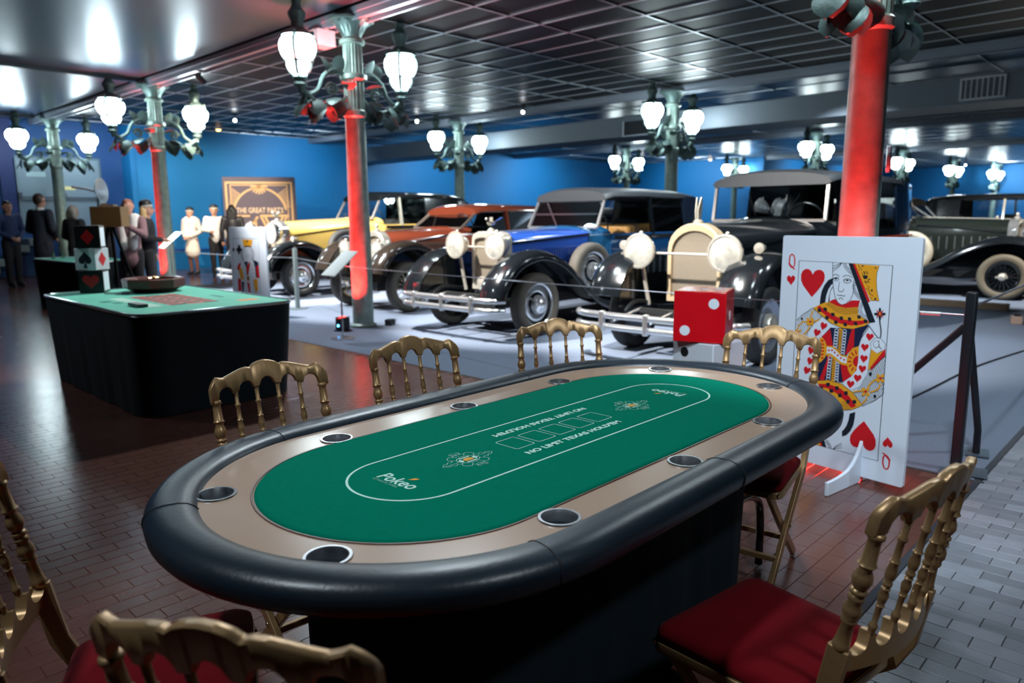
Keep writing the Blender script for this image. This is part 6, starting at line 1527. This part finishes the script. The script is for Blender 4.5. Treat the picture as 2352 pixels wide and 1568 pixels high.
def person(lab, xy, face, H_, top, bottom, hair, arms='down', coat=0, hat=None, skirt_=None, shoe=None, scarf=None, collar=None, legs_m=None, tilt=0., hairlen=0.):
    """face = heading in degrees; local +x is forward, +y left"""
    k = H_/1.75; t = thing('person', lab, 'person', (xy[0], xy[1], .004), math.radians(face), 'guests at the back of the hall'); V = lambda x, y, z: (x*k, y*k, z*k)
    if arms == 'down': AR = [(V(0, s*.19, 1.43), V(-.02, s*.255, 1.14), V(.05, s*.25, .88)) for s in (-1, 1)]
    elif arms == 'front': AR = [(V(0, s*.19, 1.43), V(-.02, s*.27, 1.14), V(.20, s*.06, 1.00)) for s in (-1, 1)]
    elif arms == 'up': AR = [(V(0, -.19, 1.43), V(.16, -.26, 1.24), V(.30, -.10, 1.44)), (V(0, .19, 1.43), V(.14, .26, 1.20), V(.32, .10, 1.34))]
    else: AR = [(V(0, -.19, 1.43), V(.0, -.27, 1.16), V(.24, -.10, 1.12)), (V(0, .19, 1.43), V(-.02, .26, 1.14), V(.05, .25, .88))]
    hd = Vector(V(.02, 0, 1.63)); sk = [(V(0, 0, 1.40), V(.01, 0, 1.52), .058*k, .055*k), (hd+Vector(V(0, 0, -.035)), hd+Vector(V(-.005, 0, .035)), .078*k, .086*k), (hd+Vector(V(.03, 0, -.075)), hd+Vector(V(.045, 0, -.06)), .045*k, .05*k),
          (hd+Vector(V(.085, 0, .01)), hd+Vector(V(.105, 0, -.025)), .012*k, .018*k)]
    for s in (-1, 1): sk.append((hd+Vector(V(-.01, s*.083, .0)), hd+Vector(V(-.015, s*.09, .02)), .018*k, .02*k))
    for a, b, c in AR:
        a, b, c = Vector(a), Vector(b), Vector(c); sk += [(a, b, .05*k, .042*k), (b, c, .04*k, .030*k)]
        d = (c-b).normalized(); h0 = c+d*.03*k; side = d.cross(Vector((1, 0, .3))).normalized()
        sk.append((c, h0+d*.03*k, .030*k, .036*k))
        for q, ln in zip((-1.5, -.5, .5, 1.5), (.062, .075, .078, .06)): sk.append((h0+d*.03*k+side*.016*k*q, h0+d*(.03+ln)*k+side*.017*k*q+Vector((.012*k, 0, 0)), .0105*k, .0095*k))
        sk.append((h0+side*.03*k, h0+side*.055*k+d*.045*k, .013*k, .011*k))
    sk += [(V(0, 0, 1.02), V(0, 0, 1.36), .125*k, .13*k, .8)]
    for s in (-1, 1): sk += [(V(0, s*.085, .92), V(.01, s*.09, .50), .082*k, .055*k), (V(.01, s*.09, .50), V(-.02, s*.09, .09), .055*k, .038*k), (V(-.03, s*.09, .05), V(.13, s*.10, .04), .04*k, .035*k)]
    blob('body', sk, SKIN, t, .0165, 2)
    # clothes
    zb = coat if coat else .93
    tp = [(V(0, 0, 1.05), V(0, 0, 1.34), .150*k, .155*k, .82), (V(0, -.13, 1.40), V(0, .13, 1.40), .085*k, .085*k, .9), (V(0, 0, zb+.02), V(0, 0, 1.08), (.165 if coat else .150)*k, .150*k, .85)]
    for a, b, c in AR: tp += [(a, b, .072*k, .058*k), (b, Vector(b).lerp(Vector(c), .88), .057*k, .046*k)]
    blob('jacket', tp, top, t, .02)
    if skirt_: blob('skirt', [(V(0, 0, skirt_), V(0, 0, 1.0), .20*k, .15*k, .85)], bottom, t, .02)
    else:
        lg = [(V(0, 0, .95), V(0, 0, .98), .145*k, .145*k, .85)]
        for s in (-1, 1): lg += [(V(0, s*.085, .92), V(.01, s*.09, .50), .10*k, .072*k), (V(.01, s*.09, .50), V(-.02, s*.09, .10), .072*k, .06*k)]
        blob('trousers', lg, bottom, t, .02)
    if legs_m:
        blob('stockings', [q for s in (-1, 1) for q in ((V(0, s*.085, .80), V(.01, s*.09, .50), .078*k, .06*k), (V(.01, s*.09, .50), V(-.02, s*.09, .10), .06*k, .043*k))], legs_m, t, .018)
    blob('shoes', [q for s in (-1, 1) for q in ((V(-.05, s*.09, .045), V(.15, s*.10, .04), .046*k, .04*k), (V(-.03, s*.09, .05), V(-.03, s*.09, .12), .05*k, .05*k))], shoe or cloth('black shoe', (.01, .01, .012), .35), t, .018)
    hr = [(hd+Vector(V(-.03, 0, .02)), hd+Vector(V(-.02, 0, .05)), .088*k, .088*k), (hd+Vector(V(.03, 0, .075)), hd+Vector(V(.0, 0, .08)), .05*k, .06*k)]
    if hairlen: hr += [(hd+Vector(V(-.05, s*.06, -.02)), hd+Vector(V(-.06, s*.07, -hairlen)), .06*k, .055*k) for s in (-1, 0, 1)]
    blob('hair', hr, hair, t, .017, 2)
    ey = MB()
    for s in (-1, 1): ey.ball(hd+Vector(V(.080, s*.032, .008)), .011*k, 8, 6)
    ey.build('eyes', cloth('dark eye', (.03, .02, .02), .3), t)
    MB().tube([hd+Vector(V(.088, y, -.058)) for y in (-.025, 0, .025)], .006*k, 6).build('mouth', cloth('lips', (.40, .11, .10), .5), t)
    if hat: 
        hb = MB().lathe([(.098*k, 0), (.102*k, .035), (.102*k, .040), (.096*k, .09), (.05*k, .12), (.0, .125)], hd+Vector(V(-.012, 0, .03)), (-.12, 0, 1), 18).build('hat', hat, t, smooth=60)
        MB().lathe([(.100*k, .0), (.106*k, .002), (.106*k, .022), (.100*k, .024)], hd+Vector(V(-.012, 0, .035)), (-.12, 0, 1), 18).build('hat_band', cloth('pale band', (.62, .60, .55), .5), hb)
    if scarf: blob('fur_collar', [(V(.03, s*.09, 1.46), V(.11, s*.07, 1.02), .085*k, .07*k) for s in (-1, 1)]+[(V(-.05, -.09, 1.47), V(-.05, .09, 1.47), .075*k, .075*k)], scarf, t, .022)
    if collar: MB().lathe([(.062*k, 0), (.066*k, .0), (.062*k, .05*k), (.056*k, .05*k)], V(.0, 0, 1.47), (.15, 0, 1), 14, cap=False).build('shirt_collar', collar, t)
    return t
navy = cloth('navy suit', (.010, .014, .028)); blackc = cloth('black cloth', (.012, .012, .016)); blue_s = cloth('blue shirt', (.02, .04, .12)); white_c = cloth('white cloth', (.80, .76, .74)); 
brown_h = cloth('dark brown hair', (.035, .018, .012), .5); grey_h = cloth('grey blond hair', (.36, .31, .27), .5); blond_h = cloth('blond hair', (.62, .42, .20), .5); black_h = cloth('black hair', (.012, .01, .012), .4)
pinkf = cloth('mauve floral cloth', (.30, .17, .19)); creamc = cloth('cream coat', (.72, .64, .58)); furw = cloth('white fur', (.85, .82, .80)); puffer = cloth('black puffer coat', (.03, .028, .034), .5); redtart = cloth('red dark tartan', (.16, .02, .03)); blackhat = cloth('black hat', (.012, .012, .015), .5)
person('man in dark blue shirt standing at the far left edge, face to the right', (4.10, 18.6), -75, 1.80, blue_s, blackc, brown_h, 'front')
person('person in red and black tartan dress cut by the left edge of the picture', (3.05, 16.1), -40, 1.64, redtart, redtart, brown_h, 'front', skirt_=.62, legs_m=SKIN, hairlen=.16)
person('tall man in dark navy suit seen from behind in front of the grey doors', (4.03, 15.95), 28, 1.88, navy, navy, brown_h, 'front', coat=.72, collar=white_c)
person('woman with short grey blond hair and black jacket seen from behind', (4.52, 15.75), 25, 1.67, blackc, blackc, grey_h, 'front', coat=.62, hairlen=.10)
person('woman with long hair in black behind the wooden box camera', (4.95, 15.35), 10, 1.70, blackc, blackc, cloth('light brown hair', (.22, .12, .07), .5), 'up', hairlen=.22)
person('guest in mauve floral jacket with white scarf right of the wooden box camera', (4.25, 12.15), -130, 1.70, pinkf, blackc, cloth('auburn hair', (.30, .10, .06), .5), 'up', coat=.80, scarf=furw)
person('blond woman in black with black hat, turned right beside the white angled sign', (4.62, 12.45), -30, 1.68, blackc, blackc, blond_h, 'one', hat=blackhat, hairlen=.20)
person('woman in cream coat with white fur collar and black hat before the blue wall', (8.06, 18.85), -150, 1.67, creamc, creamc, cloth('brown hair', (.16, .07, .04), .5), 'front', coat=.66, hat=blackhat, skirt_=.62, scarf=furw, legs_m=SKIN_D)
person('waiter in white shirt and black waistcoat with black cap before the backdrop', (8.22, 17.85), -115, 1.72, white_c, blackc, black_h, 'one', hat=blackhat)
person('woman in long black puffer coat in front of the backdrop box', (8.28, 17.05), 60, 1.72, puffer, puffer, black_h, 'down', coat=.55, hairlen=.20)
